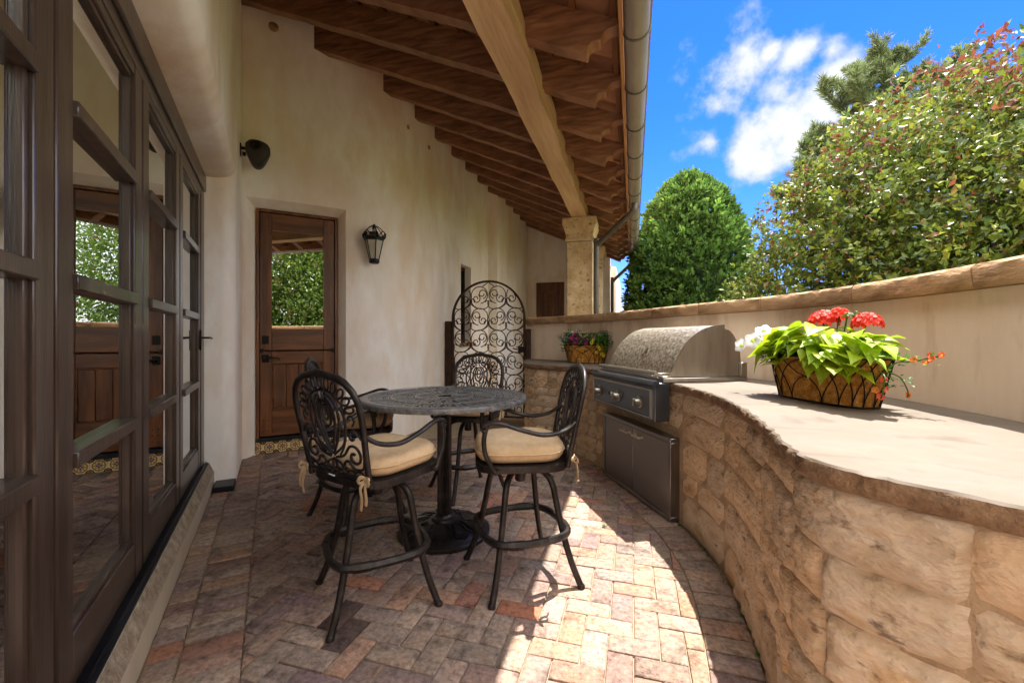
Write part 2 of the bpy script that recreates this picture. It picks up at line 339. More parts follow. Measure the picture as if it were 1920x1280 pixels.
b = MB(); b.prism([(-4, -.86), (-4, -.29), (.55, -.29), (.55, -.86)], -.05, TOP, MU); part(b, 'wall', M['stucco'])   # wall beyond the first leaf
# --- door wall (plane u = 5.28) with the splayed reveal, then the rounded corner into the long wall X = -2.86
ZD = 2.76
def wq(pts): b.add(pts, [(0, 1, 2, 3)])
b = MB()
UF, UB = 5.28, 5.43
b.prism([(UF, -1.0), (UF, -.255), (UB, -.168), (UB+.3, -.168), (UB+.3, -1.0)], -.05, TOP, MU)
vv = [uv(UF, -.255, ZD), uv(UF, .735, ZD), uv(UB, .662, 2.685), uv(UB, -.168, 2.685), uv(UB+.3, -.168, 2.685), uv(UB+.3, .662, 2.685),
      uv(UF, -.255, TOP), uv(UF, .735, TOP), uv(UB+.3, -.255, TOP), uv(UB+.3, .735, TOP)]
b.add(vv, [(0, 1, 2, 3), (3, 2, 5, 4), (0, 6, 7, 1), (6, 8, 9, 7), (4, 5, 9, 8)])
part(b, 'wall', M['stucco'], ang=20)
XW = -2.86
P1 = uv(UF, .735); cor = Vector((XW, XW+UF/q2, 0)); rr = 1.15; tl = rr*math.tan(R(22.5))
c0 = Vector((XW-rr, cor.y+tl, 0))
arc = [Vector((c0.x+rr*math.cos(a), c0.y+rr*math.sin(a), 0)) for a in np.linspace(-PI/4, 0, 15)]
pl = [P1]+arc+[Vector((XW, 6.86, 0))]
back = [Vector((XW-.5, 6.86, 0)), Vector((XW-.5, 5.2, 0)), uv(UB+.3, .662), uv(UB, .662)]
b = MB(); b.prism([(p.x, p.y) for p in pl+back], -.05, TOP); part(b, 'wall', M['stucco'], ang=20)
# slit window in the long wall beyond the gate
b = MB()
b.prism([(XW, 6.86), (XW, 7.34), (XW-.5, 7.34), (XW-.5, 6.86)], -.05, 1.17); b.prism([(XW, 6.86), (XW, 7.34), (XW-.5, 7.34), (XW-.5, 6.86)], 2.55, TOP)
b.prism([(XW, 7.34), (XW, 8.3), (-2.66, 8.3), (-2.66, 11.2), (-3.4, 11.2), (-3.4, 7.34)], -.05, TOP); part(b, 'wall', M['stucco'], ang=20)
w = part(MB().box(XW-.20, XW-.16, 6.862, 7.338, 1.172, 2.548), 'window', M['darkglass']); f = MB()
for y in (6.86, 7.28): f.box(XW-.21, XW-.12, y, y+.06, 1.173, 2.547)
f.box(XW-.208, XW-.122, 6.92, 7.28, 2.49, 2.546); f.box(XW-.208, XW-.122, 6.92, 7.28, 1.174, 1.23); part(f, 'window_frame', M['black'], w)
part(MB().cbox(XW-.11, XW+.08, 6.8, 7.4, 1.12, 1.175, .008), 'window_sill', M['cap'], w)
# far wall with its door, closing the arcade
b = MB(); b.box(-2.66, -2.45, 11.0, 11.3, -.05, TOP); b.box(-1.70, -.55, 11.0, 11.3, -.05, TOP); b.box(-2.45, -1.70, 11.0, 11.3, 2.72, TOP); part(b, 'wall', M['stucco'])
b = MB()
for (x0, x1, z0, z1) in ((-2.57, -2.45, -.05, 2.84), (-1.70, -1.58, -.05, 2.84), (-2.45, -1.70, 2.72, 2.84)): b.cbox(x0, x1, 10.95, 10.999, z0, z1, .006)
part(b, 'door_surround', M['stucco'])
fd = part(MB().box(-2.45, -1.70, 11.06, 11.10, 0, 2.72), 'wooden_door', M['doorwood'])
part(MB().cbox(-2.45, -2.31, 11.03, 11.06, 0, 2.72, .006).cbox(-1.84, -1.70, 11.03, 11.06, 0, 2.72, .006).cbox(-2.31, -1.84, 11.032, 11.06, 2.5, 2.72, .006), 'door_frame', M['doorwood'], fd)
part(MB().cbox(-2.25, -1.90, 11.045, 11.06, .3, 2.42, .006), 'panel', M['doorwood'], fd)

# --- room behind the glass doors
b = MB(); b.prism([(-3.6, -5), (-3.6, -4.8), (5.3, -4.8), (5.3, -5)], 0, 5, MU); b.prism([(-3.9, -5), (-3.9, -.86), (-3.7, -.86), (-3.7, -5)], 0, 5, MU)
b.prism([(5.3, -5), (5.3, -1.0), (5.5, -1.0), (5.5, -5)], 0, 5, MU); b.prism([(-3.6, -4.8), (-3.6, -.86), (5.3, -.86), (5.3, -4.8)], 3.2, 3.3, MU); part(b, 'interior_wall', M['interior'])
part(MB().prism([(-3.6, -4.8), (-3.6, -.61), (5.2, -.61), (5.2, -4.8)], .10, .19, MU), 'interior_floor', M['doorwood_h'])

# --- limestone curb and bronze track under the doors
b = MB(); n_u = 150; us = np.linspace(.5, 4.449, n_u)
rows = []
for u in us:
    e = .008*fbm((u*14, 0, 3), 4)+.004*fbm((u*50, 1, 3), 2); e2 = .007*fbm((u*18, 5, 1), 4)
    rows.append([(-.445, -.02), (-.445, .125+1.4*e2), (-.456+1.5*e, .148+1.5*e2), (-.470+1.5*e2, .176+e), (-.480, .197), (-.60, .197)])
m_ = 6; b.add([uv(u, v, z) for u, r in zip(us, rows) for v, z in r], [(i*m_+j, (i+1)*m_+j, (i+1)*m_+j+1, i*m_+j+1) for i in range(n_u-1) for j in range(m_-1)])
bt = MB(); bt.v = b.v; bt.f = [q for k, q in enumerate(b.f) if k % 5 in (1, 2, 3)]; bt.c = [None]*len(bt.f); b.f = [q for k, q in enumerate(b.f) if k % 5 not in (1, 2, 3)]; b.c = [None]*len(b.f)
dc = part(b, 'door_curb', M['curb'], ang=60); part(bt, 'chiselled_edge', M['curbtop'], dc, ang=80)
b = MB()
for (v0, v1, z1) in ((-.60, -.482, .204), (-.505, -.497, .216), (-.56, -.553, .225)):
    b.cbox(.55, 4.445, v0, v1, .19, z1, .002, MU)
part(b, 'door_track', M['track'])
# --- glass door leaves: seams every .885 m
def leaf(u0, u1, handle=False):
    g = MB(); VD = -.52
    d = MB(); st = .105
    for a, c in ((u0, u0+st), (u1-st, u1)): d.cbox(a, c, VD-.05, VD, .225, 2.50, .005, MU)
    d.cbox(u0+st, u1-st, VD-.048, VD-.002, .225, .385, .005, MU); d.cbox(u0+st, u1-st, VD-.048, VD-.002, 2.40, 2.50, .005, MU)
    o = part(d, 'glass_door', M['bronze_wood'])
    s = MB()      # glazing bead round the glass
    for a, c in ((u0+st, u0+st+.018), (u1-st-.018, u1-st)): s.cbox(a, c, VD-.042, VD-.012, .385, 2.40, .004, MU)
    s.cbox(u0+st, u1-st, VD-.042, VD-.010, .385, .405, .004, MU); s.cbox(u0+st, u1-st, VD-.042, VD-.010, 2.38, 2.40, .004, MU)
    part(s, 'glazing_bead', M['bronze_wood'], o)
    zs = [.405, .905, 1.437, 1.955, 2.38]
    for z in zs[1:4]: part(MB().cbox(u0+st+.002, u1-st-.002, VD-.045, VD+.012, z-.024, z+.024, .004, MU), 'muntin', M['bronze_wood'], o)
    for z0, z1 in zip(zs, zs[1:]): part(MB().box(u0+st+.004, u1-st-.004, VD-.034, VD-.028, z0+.001, z1-.001, MU), 'pane', M['glass'], o)
    if handle:
        h = MB(); h.cbox(u1-.05, u1-.02, VD+.001, VD+.012, 1.17, 1.33, .003, MU); h.tube([uv(u1-.035, VD+.01, 1.27), uv(u1-.035, VD+.06, 1.27), uv(u1+.02, VD+.065, 1.27), uv(u1+.1, VD+.065, 1.265)], .009, 8); part(h, 'handle', M['black'], o)
    return o
SE = [.745, 1.63, 2.515, 3.40, 4.285]
for i in range(4): leaf(SE[i]+.012, SE[i+1]-.012, i == 3)
b = MB()
for u in SE[1:4]: b.cbox(u-.011, u+.011, -.60, -.535, .205, 2.50, .003, MU)
for (a, c) in ((4.275, 4.448), (.56, .755)): b.cbox(a, c, -.62, -.515, .205, 2.50, .006, MU)
b.cbox(.56, 4.448, -.62, -.50, 2.505, 2.639, .008, MU); b.cbox(.56, 4.448, -.62, -.518, 2.44, 2.505, .003, MU)
part(b, 'door_frame', M['bronze_wood'])

# --- brown half-glazed dutch door in the door wall
D = 5.42
MD = Matrix(((q2, -q2, 0, 0), (q2, q2, 0, 0), (0, 0, 1, 0), (0, 0, 0, 1)))     # local (v, u, z)
d = MB(); f0, f1 = -.166, .660
for (a, c) in ((f0, f0+.03), (f1-.03, f1)): d.cbox(a, c, D-.02, D+.05, .172, 2.683, .003, MD)
d.cbox(f0+.03, f1-.03, D-.02, D+.05, 2.65, 2.683, .003, MD)
dr = part(d, 'wooden_door', M['doorwood'])
x0, x1 = f0+.035, f1-.035; z0, z1 = .185, 2.645; sw = .115
for (a, c) in ((x0, x0+sw), (x1-sw, x1)):
    part(MB().cbox(a, c, D, D+.045, z0, 1.118, .004, MD), 'stile', M['doorwood'], dr); part(MB().cbox(a, c, D, D+.045, 1.132, z1, .004, MD), 'stile', M['doorwood'], dr)
for (a, c) in ((z0, .47), (.985, 1.118), (1.132, 1.37), (2.46, z1)): part(MB().cbox(x0+sw, x1-sw, D+.002, D+.043, a, c, .004, MD), 'rail', M['doorwood_h'], dr)
k = (x1-x0-2*sw-.03)/4
for i in range(4): part(MB().cbox(x0+sw+.015+i*k, x0+sw+.015+(i+1)*k, D+.014, D+.035, .485, .97, .006, MD), 'plank', M['doorwood'], dr)
mo = MB()
for (a, c, e, g) in ((x0+sw, x0+sw+.016, .47, .985), (x1-sw-.016, x1-sw, .47, .985), (x0+sw, x1-sw, .47, .486), (x0+sw, x1-sw, .968, .985)): mo.cbox(a, c, D+.006, D+.03, e, g, .005, MD)
part(mo, 'panel_moulding', M['doorwood_h'], dr)
part(MB().box(x0+sw, x1-sw, D+.018, D+.024, 1.37, 2.46, MD), 'pane', M['pane'], dr)
h = MB(); h.cbox(x0+.02, x0+.085, D-.012, D, 1.20, 1.29, .004, MD); h.box(x0+.045, x0+.06, D-.025, D-.01, 1.23, 1.262, MD); part(h, 'deadbolt', M['black'], dr)
h = MB(); h.cbox(x0+.02, x0+.085, D-.012, D, 1.0, 1.085, .004, MD)
h.tube([MD @ Vector((x0+.05, D-.01, 1.045)), MD @ Vector((x0+.05, D-.06, 1.045)), MD @ Vector((x0+.10, D-.066, 1.05)), MD @ Vector((x0+.175, D-.062, 1.046)), MD @ Vector((x0+.19, D-.058, 1.03))], .010, 8); part(h, 'handle', M['black'], dr)
h = MB()
for a in (x0+.0, x1-.035): h.cbox(a, a+.035, D-.006, D, 1.10, 1.15, .002, MD)
part(h, 'dutch_latch', M['black'], dr)
cl_ = MB()
for xx in (x0+.035, x0+.08, x1-.035, x1-.08):
    for zz in (.24, .30, .36, 1.02, 1.19, 1.30, 1.35, 2.50, 2.58):
        if xx < x0+.1 and .9 < zz < 1.4: continue
        cl_.lathe([(.0065, 0), (.006, .003), (.0, .004)], 8, MD @ Matrix.Translation((xx, D, zz)) @ Matrix.Rotation(PI/2, 4, 'X'))
part(cl_, 'nail_head', M['black'], dr)
part(MB().cbox(f0, f1, D-.03, D+.3, .13, .171, .004, MD), 'threshold', M['track'], dr)
b = MB(); b.prism([(UB+.32, -.4), (UB+.32, .9), (UB+.5, .9), (UB+.5, -.4)], -.05, 3.2, MU); part(b, 'interior_wall', M['interior'])  # unseen slab added behind the door to block sky leaking through its gaps
# --- painted tile riser below the door
st_ = part(MB().box(f0, f1, D+.004, D+.05, -.02, .129, MD), 'door_riser', M['mortar'])
def tile_mat():
    m = bpy.data.materials.new('painted_talavera_tile'); m.use_nodes = True; t = m.node_tree; t.nodes.clear(); lk = t.links.new
    def n(ty, **k):
        x = t.nodes.new(ty)
        for a, c in k.items(): setattr(x, a, c)
        return x
    o = n('ShaderNodeOutputMaterial'); pb = n('ShaderNodeBsdfPrincipled'); lk(pb.outputs[0], o.inputs[0]); pb.inputs['Roughness'].default_value = .25
    tcx = n('ShaderNodeTexCoord'); sp = n('ShaderNodeSeparateXYZ'); lk(tcx.outputs['Object'], sp.inputs[0])   # object origin at tile centre, local x/z in units of half tile
    def mth(op, a, c=None, d=None):
        x = n('ShaderNodeMath', operation=op)
        for i, y in enumerate((a, c, d)):
            if y is None: continue
            if isinstance(y, (int, float)): x.inputs[i].default_value = y
            else: lk(y, x.inputs[i])
        return x.outputs[0]
    X = mth('DIVIDE', sp.outputs[0], .0615); Z = mth('DIVIDE', sp.outputs[2], .0615)
    r = mth('SQRT', mth('ADD', mth('MULTIPLY', X, X), mth('MULTIPLY', Z, Z))); a = mth('ARCTAN2', Z, X)
    ax, az_ = mth('ABSOLUTE', X), mth('ABSOLUTE', Z)
    rc = mth('SQRT', mth('ADD', mth('POWER', mth('SUBTRACT', 1, ax), 2), mth('POWER', mth('SUBTRACT', 1, az_), 2)))
    col = None
    base = n('ShaderNodeRGB'); base.outputs[0].default_value = L3('#d9c79a'); col = base.outputs[0]
    def over(mask, hexc):
        nonlocal col
        mxn = n('ShaderNodeMixRGB'); lk(mask, mxn.inputs[0]); lk(col, mxn.inputs[1]); mxn.inputs[2].default_value = L3(hexc); col = mxn.outputs[0]
    def band(v, c, w): return mth('LESS_THAN', mth('ABSOLUTE', mth('SUBTRACT', v, c)), w)
    p8 = mth('COSINE', mth('MULTIPLY', a, 8)); p4 = mth('COSINE', mth('MULTIPLY', a, 4))
    over(band(r, .74, .10), '#5a3718'); over(band(r, .74, .05), '#b07a22')
    over(mth('LESS_THAN', r, mth('MULTIPLY_ADD', p8, .10, .52)), '#5c4022'); over(mth('LESS_THAN', r, mth('MULTIPLY_ADD', p8, .09, .44)), '#c79a3a')
    over(mth('LESS_THAN', r, mth('MULTIPLY_ADD', p4, .12, .27)), '#263a8c'); over(mth('LESS_THAN', r, .09), '#d8b24a')
    over(band(rc, .40, .10), '#4a2c18'); over(mth('LESS_THAN', rc, .26), '#5a3a1c'); over(mth('LESS_THAN', rc, .14), '#c08a2a')
    lk(col, pb.inputs['Base Color']); return m
M['tile'] = tile_mat()
tm = MB().cbox(-.0625, .0625, -.006, .006, -.0625, .0625, .003).mesh('tile', M['tile'], True, 30)
for i in range(7):
    vpos = f0-.001+.127*i; 
    if vpos-.06 > f1: break
    t = link('tile', tm, st_); p = uv(D-.003, vpos, .0655); t.location = p; t.rotation_euler = (0, 0, R(45))

# --- eaves: rafters with scrolled tails, beam, battens, clay tiles, fascia, gutter
K = .445; ZT = 3.12; XT = -.29; RY0 = 2.795; RP = .61; RW = .105
def zb(x): return ZT+K*(XT-x)
def wall_x(y):                 # where the rafter dies into a wall
    if y < 4.2: return -4.4
    if y < 8.25: return -3.1
    return -2.95
sc = [(XT, zb(XT)), (XT+.005, zb(XT)+.012)]
sc += [(XT+.055-.05*math.cos(a), zb(XT)+.012+.058*math.sin(a)) for a in np.linspace(.1, PI*.62, 8)]
sc += [(XT+.165-.075*math.cos(a), zb(XT)+.062+.075*math.sin(a)) for a in np.linspace(.15, PI*.5, 7)]
sc += [(-.085, zb(XT)+.140), (-.085, zb(-.085)+.27)]
random.seed(3)
cache = {}
for k_ in range(-6, 14):
    y = RY0+RP*k_
    if y > 10.9: continue
    xl = wall_x(y); key = xl
    if key not in cache:
        nseg = 26; bot = []
        poly = [(xl, zb(xl)+.26)]+[(xl, zb(xl))]
        for i in range(1, nseg):
            x = xl+(XT-xl)*i/nseg; poly.append((x, zb(x)+.004*math.sin(i*1.7)))
        poly += sc
        poly = [(p[0], p[1]) for p in poly]
        mbx = MB(); nn = len(poly)
        vs = [Vector((p[0], 0, p[1])) for p in poly]+[Vector((p[0], RW, p[1])) for p in poly]
        mbx.add(vs, [(i, (i+1) % nn, nn+(i+1) % nn, nn+i) for i in range(nn)]+[tuple(range(nn)), tuple(range(2*nn-1, nn-1, -1))])
        cache[key] = mbx.mesh('rafter', M['rafter'], True, 30)
    o = link('rafter', cache[key], house); o.location = (0, y, random.uniform(-.004, .004))
b = MB(); n_ = 120; ys = np.linspace(-1.2, 11, n_)
def bm_pt(y, x, z):
    e = .006*math.sin(y*5.1+x*9)+.010*fbm((y*2.3, x*7, z*5), 3); return Vector((x+e*(1 if x > -.8 else .4), y, z+.4*e))
rg = [(-.925, 3.168), (-.70, 3.172), (-.70, 3.40), (-.925, 3.40)]
b.add([bm_pt(y, x, z) for y in ys for x, z in rg], [(i*4+j, (i+1)*4+j, (i+1)*4+(j+1) % 4, i*4+(j+1) % 4) for i in range(n_-1) for j in range(4)]+[(0, 1, 2, 3), ((n_-1)*4, (n_-1)*4+3, (n_-1)*4+2, (n_-1)*4+1)])
part(b, 'beam', M['beam'], ang=50)
ct = MB().box(-.02, .02, -4.6, 7.6, 0, .045).mesh('batten', M['batten'], False)
sl = math.sqrt(1+K*K)
for i in range(24):
    x = -.12-.26*i; o = link('batten', ct, house); o.location = (x, 3.4, zb(x)+.262)
b = MB(); per = .22; ny = int(12.5/per*8); Yt = np.linspace(-1.25, 11.2, ny)
pr = [(y, .045*abs(math.sin(PI*y/per))) for y in Yt]; xs = [.02, -.45, -1.2, -2.2, -3.4, -5, -8.2]
b.add([Vector((x, y, zb(x)+.312+h)) for x in xs for y, h in pr], [(i*ny+j, (i+1)*ny+j, (i+1)*ny+j+1, i*ny+j+1) for i in range(len(xs)-1) for j in range(ny-1)])
b.add([Vector((x, y, zb(x)+.40+h)) for x in xs for y, h in pr], [(i*ny+j, (i+1)*ny+j, (i+1)*ny+j+1, i*ny+j+1) for i in range(len(xs)-1) for j in range(ny-1)])
part(b, 'roof', M['clay'], ang=50)
part(MB().cbox(-.083, -.060, -1.2, 11.0, 3.16, 3.36, .003), 'fascia', M['fascia'])
# gable wall closing the roof end behind the camera
g = MB(); GR = .078; GX, GZ = .022, 3.205
def gut(y0, y1):
    A = np.linspace(PI, 2*PI, 13); pr_ = [(GX+GR*math.cos(a), GZ+GR*math.sin(a)) for a in A]
    pr_ += [(GX+GR+.012, GZ+.004), (GX+GR+.012, GZ+.014), (GX+GR-.006, GZ+.012)]
    pr_ += [(GX+(GR-.008)*math.cos(a), GZ+(GR-.008)*math.sin(a)) for a in A[::-1]]; nn = len(pr_)
    g.add([Vector((x, y, z)) for y in (y0, y1) for x, z in pr_], [(j, (j+1) % nn, nn+(j+1) % nn, nn+j) for j in range(nn)]+[tuple(range(nn)), tuple(range(2*nn-1, nn-1, -1))])
gut(-1.2, 1.2); gut(1.203, 11.0); gt = part(g, 'gutter', M['gutter'])
for k_ in range(-6, 14):
    y = RY0+RP*k_-.02
    if y > 10.9: continue
    part(MB().tube([(GX+(GR+.006)*math.cos(a), y, GZ+(GR+.006)*math.sin(a)) for a in np.linspace(PI*.98, 2*PI, 12)], .007, 6, flat=.6), 'bracket', M['spout'], gt)
def spout(y, xs_, ys_, z_end):
    p = [(GX, y, GZ-.05), (GX, y, GZ-.13), (GX-.05, y+.05, GZ-.20)]
    p += [(xs_+.07, ys_-.04, GZ-.46), (xs_+.01, ys_, GZ-.53), (xs_, ys_, GZ-.62), (xs_, ys_, z_end)]
    return MB().tube(catmull(p, .03), .042, 12)
part(spout(6.15, -.545, 6.72, 0), 'downspout', M['spout']); part(spout(10.3, -.50, 11.1, 0), 'downspout', M['spout'])
# travertine columns under the beam
def column(y):
    x = -.812; hw = .205
    c = MB(); c.cbox(x-hw, x+hw, y-hw, y+hw, -.05, 2.80, .012); o = part(c, 'column', M['travertine'])
    k = MB(); h1 = [(hw+.008, 2.80), (hw+.022, 2.815), (hw+.022, 2.845), (hw+.006, 2.855), (hw+.006, 2.89), (hw+.02, 2.95), (hw+.048, 3.02), (hw+.058, 3.06), (hw+.058, 3.165)]
    m_ = 12; vs = []
    for hwid, z in h1:
        for e in range(4):
            for i in range(m_):
                t = -1+2*i/m_; pt = ((t, -1), (1, t), (-t, 1), (-1, -t))[e]; j = .010*fbm((pt[0]*9, pt[1]*9+y, z*20), 3)
                vs.append(Vector((x+pt[0]*(hwid+j), y+pt[1]*(hwid+j), z)))
    w_ = 4*m_; fs = [(i*w_+j, i*w_+(j+1) % w_, (i+1)*w_+(j+1) % w_, (i+1)*w_+j) for i in range(len(h1)-1) for j in range(w_)]+[tuple(range((len(h1)-1)*w_, len(h1)*w_))]
    k.add(vs, fs); part(k, 'capital', M['travertine'], o)
for y in (7.0, 9.25, 11.45): column(y)
part(MB().box(-.6, -.44, 11.9, 16, 0, 3.2), 'wall', M['stucco'])
# round vent plugs high on the wall
for (v, z) in ((-.0, 4.62),): part(MB().lathe([(.05, 0), (.05, .012), (.035, .02), (0, .02)], 16, MD @ Matrix.Translation((v, UF, z)) @ Matrix.Rotation(PI/2, 4, 'X')), 'wall_vent', M['cap'])
for (y, z) in ((5.05, 4.05), (5.65, 4.04)): part(MB().lathe([(.03, 0), (.03, .012), (0, .018)], 16, Matrix.Translation((XW, y, z)) @ Matrix.Rotation(PI/2, 4, 'Y')), 'wall_vent', M['cap'])
# ------------------------------------------------------------------ ground, paving
gm = MB(); gm.box(-60, 60, -40, 90, -.40, -.30); ground = gm.build('garden_ground', M['lawn'], None, False); tag(ground, 'garden ground stretching away beyond the curved patio wall', kind='structure')
fb = MB(); fb.box(-5.2, 1.9, -3.2, 13, -.25, -.012); floor = fb.build('patio_floor', M['sand'], None, False)
tag(floor, 'weathered multicoloured clay brick paving in herringbone with border courses', kind='structure')
CB = Curve2([(-1.49, 6.02), (-1.40, 5.6), (-1.30, 5.22), (-1.17, 5.0), (-.90, 4.86), (-.62, 4.68), (-.36, 4.34), (-.20, 4.08), (.03, 3.70), (.28, 3.18), (.40, 2.83), (.475, 2.46),
             (.492, 2.06), (.482, 1.75), (.455, 1.42), (.475, 1.27), (.56, 1.17), (.73, 1.02), (.92, .80), (1.02, .5), (1.05, .1), (1.0, -.5), (.85, -1.2)])
CW = Curve2([(-1.55, 6.28), (-1.15, 6.06), (-.60, 5.66), (0.0, 4.95), (.52, 4.18), (1.0, 3.5), (1.27, 2.85), (1.40, 2.1), (1.45, 1.2), (1.42, .2), (1.3, -.9), (1.0, -2.2), (.5, -3.0)])
def nrm_patio(g): return Vector((g.y, -g.x, 0))
PAL = [('#91787a', 5), ('#9e8b86', 7), ('#a9948a', 7), ('#b48a74', 3), ('#b5755c', 1.3), ('#a66e62', 1), ('#837a76', 2.2), ('#b09a8a', 1.5), ('#866a66', 4), ('#a6897f', 6)]
PAL = [(Vector(L3(c)[:3]), w) for c, w in PAL]; PW = [w for _, w in PAL]
def bcol():
    c = random.choices([c for c, _ in PAL], PW)[0]*random.uniform(.70, 1.02); c = c.lerp(Vector((.375, .285, .215))*random.uniform(.8, 1.1), random.uniform(.2, .68)); return (c.x, c.y, c.z, 1)
def clip(poly, p, n):           # keep the side with (x-p).n >= 0
    out = []
    for i in range(len(poly)):
        a, b_ = poly[i], poly[(i+1) % len(poly)]; da = (a[0]-p[0])*n[0]+(a[1]-p[1])*n[1]; db = (b_[0]-p[0])*n[0]+(b_[1]-p[1])*n[1]
        if da >= 0: out.append(a)
        if (da >= 0) != (db >= 0): t = da/(da-db); out.append((a[0]+t*(b_[0]-a[0]), a[1]+t*(b_[1]-a[1])))
    return out
def parea(p): return abs(sum(p[i-1][0]*p[i][1]-p[i][0]*p[i-1][1] for i in range(len(p))))/2 if len(p) > 2 else 0
bricks = []                     # (polygon, full?, centre, orientation)
P = .1035; X0, Y0 = -.617, 1.880
samp = [CB.at(d) for d in np.arange(0, CB.len, .05)]
def clip_all(poly):
    c0_ = parea(poly)
    cx = sum(p[0] for p in poly)/len(poly); cyy = sum(p[1] for p in poly)/len(poly)
    poly = clip(poly, uv(0, -.108), (q2, q2)); 
    if len(poly) > 2: poly = clip(poly, uv(5.185, 0), (q2, -q2))
    if len(poly) > 2:
        near = sorted(samp, key=lambda s: (s[0].x-cx)**2+(s[0].y-cyy)**2)[:3]
        for p, g in near:
            n = nrm_patio(g); q = p+n*.206
            if len(poly) > 2 and (p.x-cx)**2+(p.y-cyy)**2 < .36: poly = clip(poly, q, n)
        if near and ((cx-near[0][0].x)*nrm_patio(near[0][1]).x+(cyy-near[0][0].y)*nrm_patio(near[0][1]).y) < -.05: return [], False
    return poly, parea(poly) > .985*c0_
for i in range(-42, 14):
    for j in range(-24, 60):
        t = (i+j) % 4
        if t == 0: r = (i, j, i+2, j+1)
        elif t == 2: r = (i, j, i+1, j+2)
        else: continue
        g_ = .0028; x0_, y0_, x1_, y1_ = X0+r[0]*P+g_, Y0+r[1]*P+g_, X0+r[2]*P-g_, Y0+r[3]*P-g_
        if x1_ < -4.6 or x0_ > 1.2 or y1_ < -.5 or y0_ > 8 or x1_ < -3.0 and y0_ > 5.5: continue
        pl, full = clip_all([(x0_, y0_), (x1_, y0_), (x1_, y1_), (x0_, y1_)])
        if parea(pl) > .0009: bricks.append((pl, full, t == 0))
# two straight courses along the curb
for (va, vb) in ((-.440, -.329), (-.323, -.112)):
    u = -.6+random.uniform(0, .08)
    while u < 5.25:
        l_ = .1035*random.uniform(.96, 1.04)
        if not (u+l_ > 4.45 and va < -.4):
            p = [uv(u+.003, va), uv(u+l_-.003, va), uv(u+l_-.003, vb), uv(u+.003, vb)]
            if u+l_ > 4.42: p = [uv(u+.003, max(va, -.285)), uv(u+l_-.003, max(va, -.285)), uv(u+l_-.003, vb), uv(u+.003, vb)]
            bricks.append(([(a.x, a.y) for a in p], False, None))
        u += l_
# header course below the brown door
v = -.28
while v < 1.0:
    p = [uv(5.19, v+.003), uv(5.19, v+.100), uv(5.405 if v < .7 else 5.27, v+.100), uv(5.405 if v < .7 else 5.27, v+.003)]; bricks.append(([(a.x, a.y) for a in p], False, None)); v += .1035
# radial course along the stone counter
d = .02
while d < CB.len-1.2:
    l_ = .112*random.uniform(.92, 1.08); (pa, ga), (pb_, gb) = CB.at(d+.004), CB.at(d+l_-.004); na, nb = nrm_patio(ga), nrm_patio(gb); w_ = .200
    p = [pa+na*.004, pb_+nb*.004, pb_+nb*w_, pa+na*w_]; 
    if parea([(a.x, a.y) for a in p]) > .004: bricks.append(([(a.x, a.y) for a in p], False, None))
    d += l_
# the 300 that show largest are single bricks, the rest one mass
c15, s15 = math.cos(R(15.8)), math.sin(R(15.8))
def scr(poly):
    q = []
    for x, y in poly:
        cz = -x*s15+y*c15; cx = x*c15+y*s15
        if cz < .35: return 0
        q.append((960+800*cx/cz, 633+800*1.27/cz))
    mx_ = sum(a for a, _ in q)/len(q); my_ = sum(b_ for _, b_ in q)/len(q)
    if not (180 < mx_ < 1480 and my_ < 1300): return 0
    return parea(q)
order = sorted(range(len(bricks)), key=lambda k: -scr(bricks[k][0]))
def bmesh_poly(mb, poly, z, b=.005, jit=.0012, col=None, tilt=(0, 0)):
    n = len(poly); cx = sum(p[0] for p in poly)/n; cyy = sum(p[1] for p in poly)/n; out = []; 
    area = sum(poly[i-1][0]*poly[i][1]-poly[i][0]*poly[i-1][1] for i in range(n))
    if area < 0: poly = poly[::-1]
    def ring(ins, zz):
        r = []
        for x, y in poly:
            dx, dy = cx-x, cyy-y; l_ = math.hypot(dx, dy) or 1; k = ins*1.35/l_
            r.append((x+dx*k+random.uniform(-jit, jit), y+dy*k+random.uniform(-jit, jit), zz+(x-cx)*tilt[0]+(y-cyy)*tilt[1]+random.uniform(-jit, jit)*.4))
        return r
    vs = ring(0, z-.045)+ring(0, z-b)+ring(b*.45, z-b*.3)+ring(b*1.3, z)
    fs = [(k*n+i, k*n+(i+1) % n, (k+1)*n+(i+1) % n, (k+1)*n+i) for k in range(3) for i in range(n)]+[tuple(range(3*n, 4*n))]
    mb.add(vs, fs, col)
proto = {}
for o_ in (True, False):
    for k in range(4):
        w_, h_ = (2*P-.0056, P-.0056) if o_ else (P-.0056, 2*P-.0056); m_ = MB()
        bmesh_poly(m_, [(-w_/2, -h_/2), (w_/2, -h_/2), (w_/2, h_/2), (-w_/2, h_/2)], 0, random.uniform(.004, .007), .0016); proto[(o_, k)] = m_.mesh('brick', M['brick'], True, 50)
mass = MB()
special = {}
for rank, k in enumerate(order):
    poly, full, ori = bricks[k]; cx = sum(p[0] for p in poly)/len(poly); cyy = sum(p[1] for p in poly)/len(poly)
    dz = random.uniform(-.0022, .0022); tl_ = (random.uniform(-.012, .012), random.uniform(-.012, .012)); col = bcol()
    if abs(cx+.514) < .03 and abs(cyy-1.93) < .03: col = L3('#a5705a')
    if full and abs(cx+1.23) < .07 and abs(cyy-1.62) < .07: col = L3('#5a4a46')
    if rank < 300:
        if full and ori is not None: me = proto[(ori, random.randrange(4))]
        else:
            m_ = MB(); bmesh_poly(m_, [(x-cx, y-cyy) for x, y in poly], 0, random.uniform(.004, .007)); me = m_.mesh('brick', M['brick'], True, 50)
        o = link('brick', me, floor); o.location = (cx, cyy, dz); o.rotation_euler = (tl_[0], tl_[1], random.uniform(-.006, .006)); o.color = col
    else: bmesh_poly(mass, poly, dz, random.uniform(.004, .007), .0012, col, tl_)
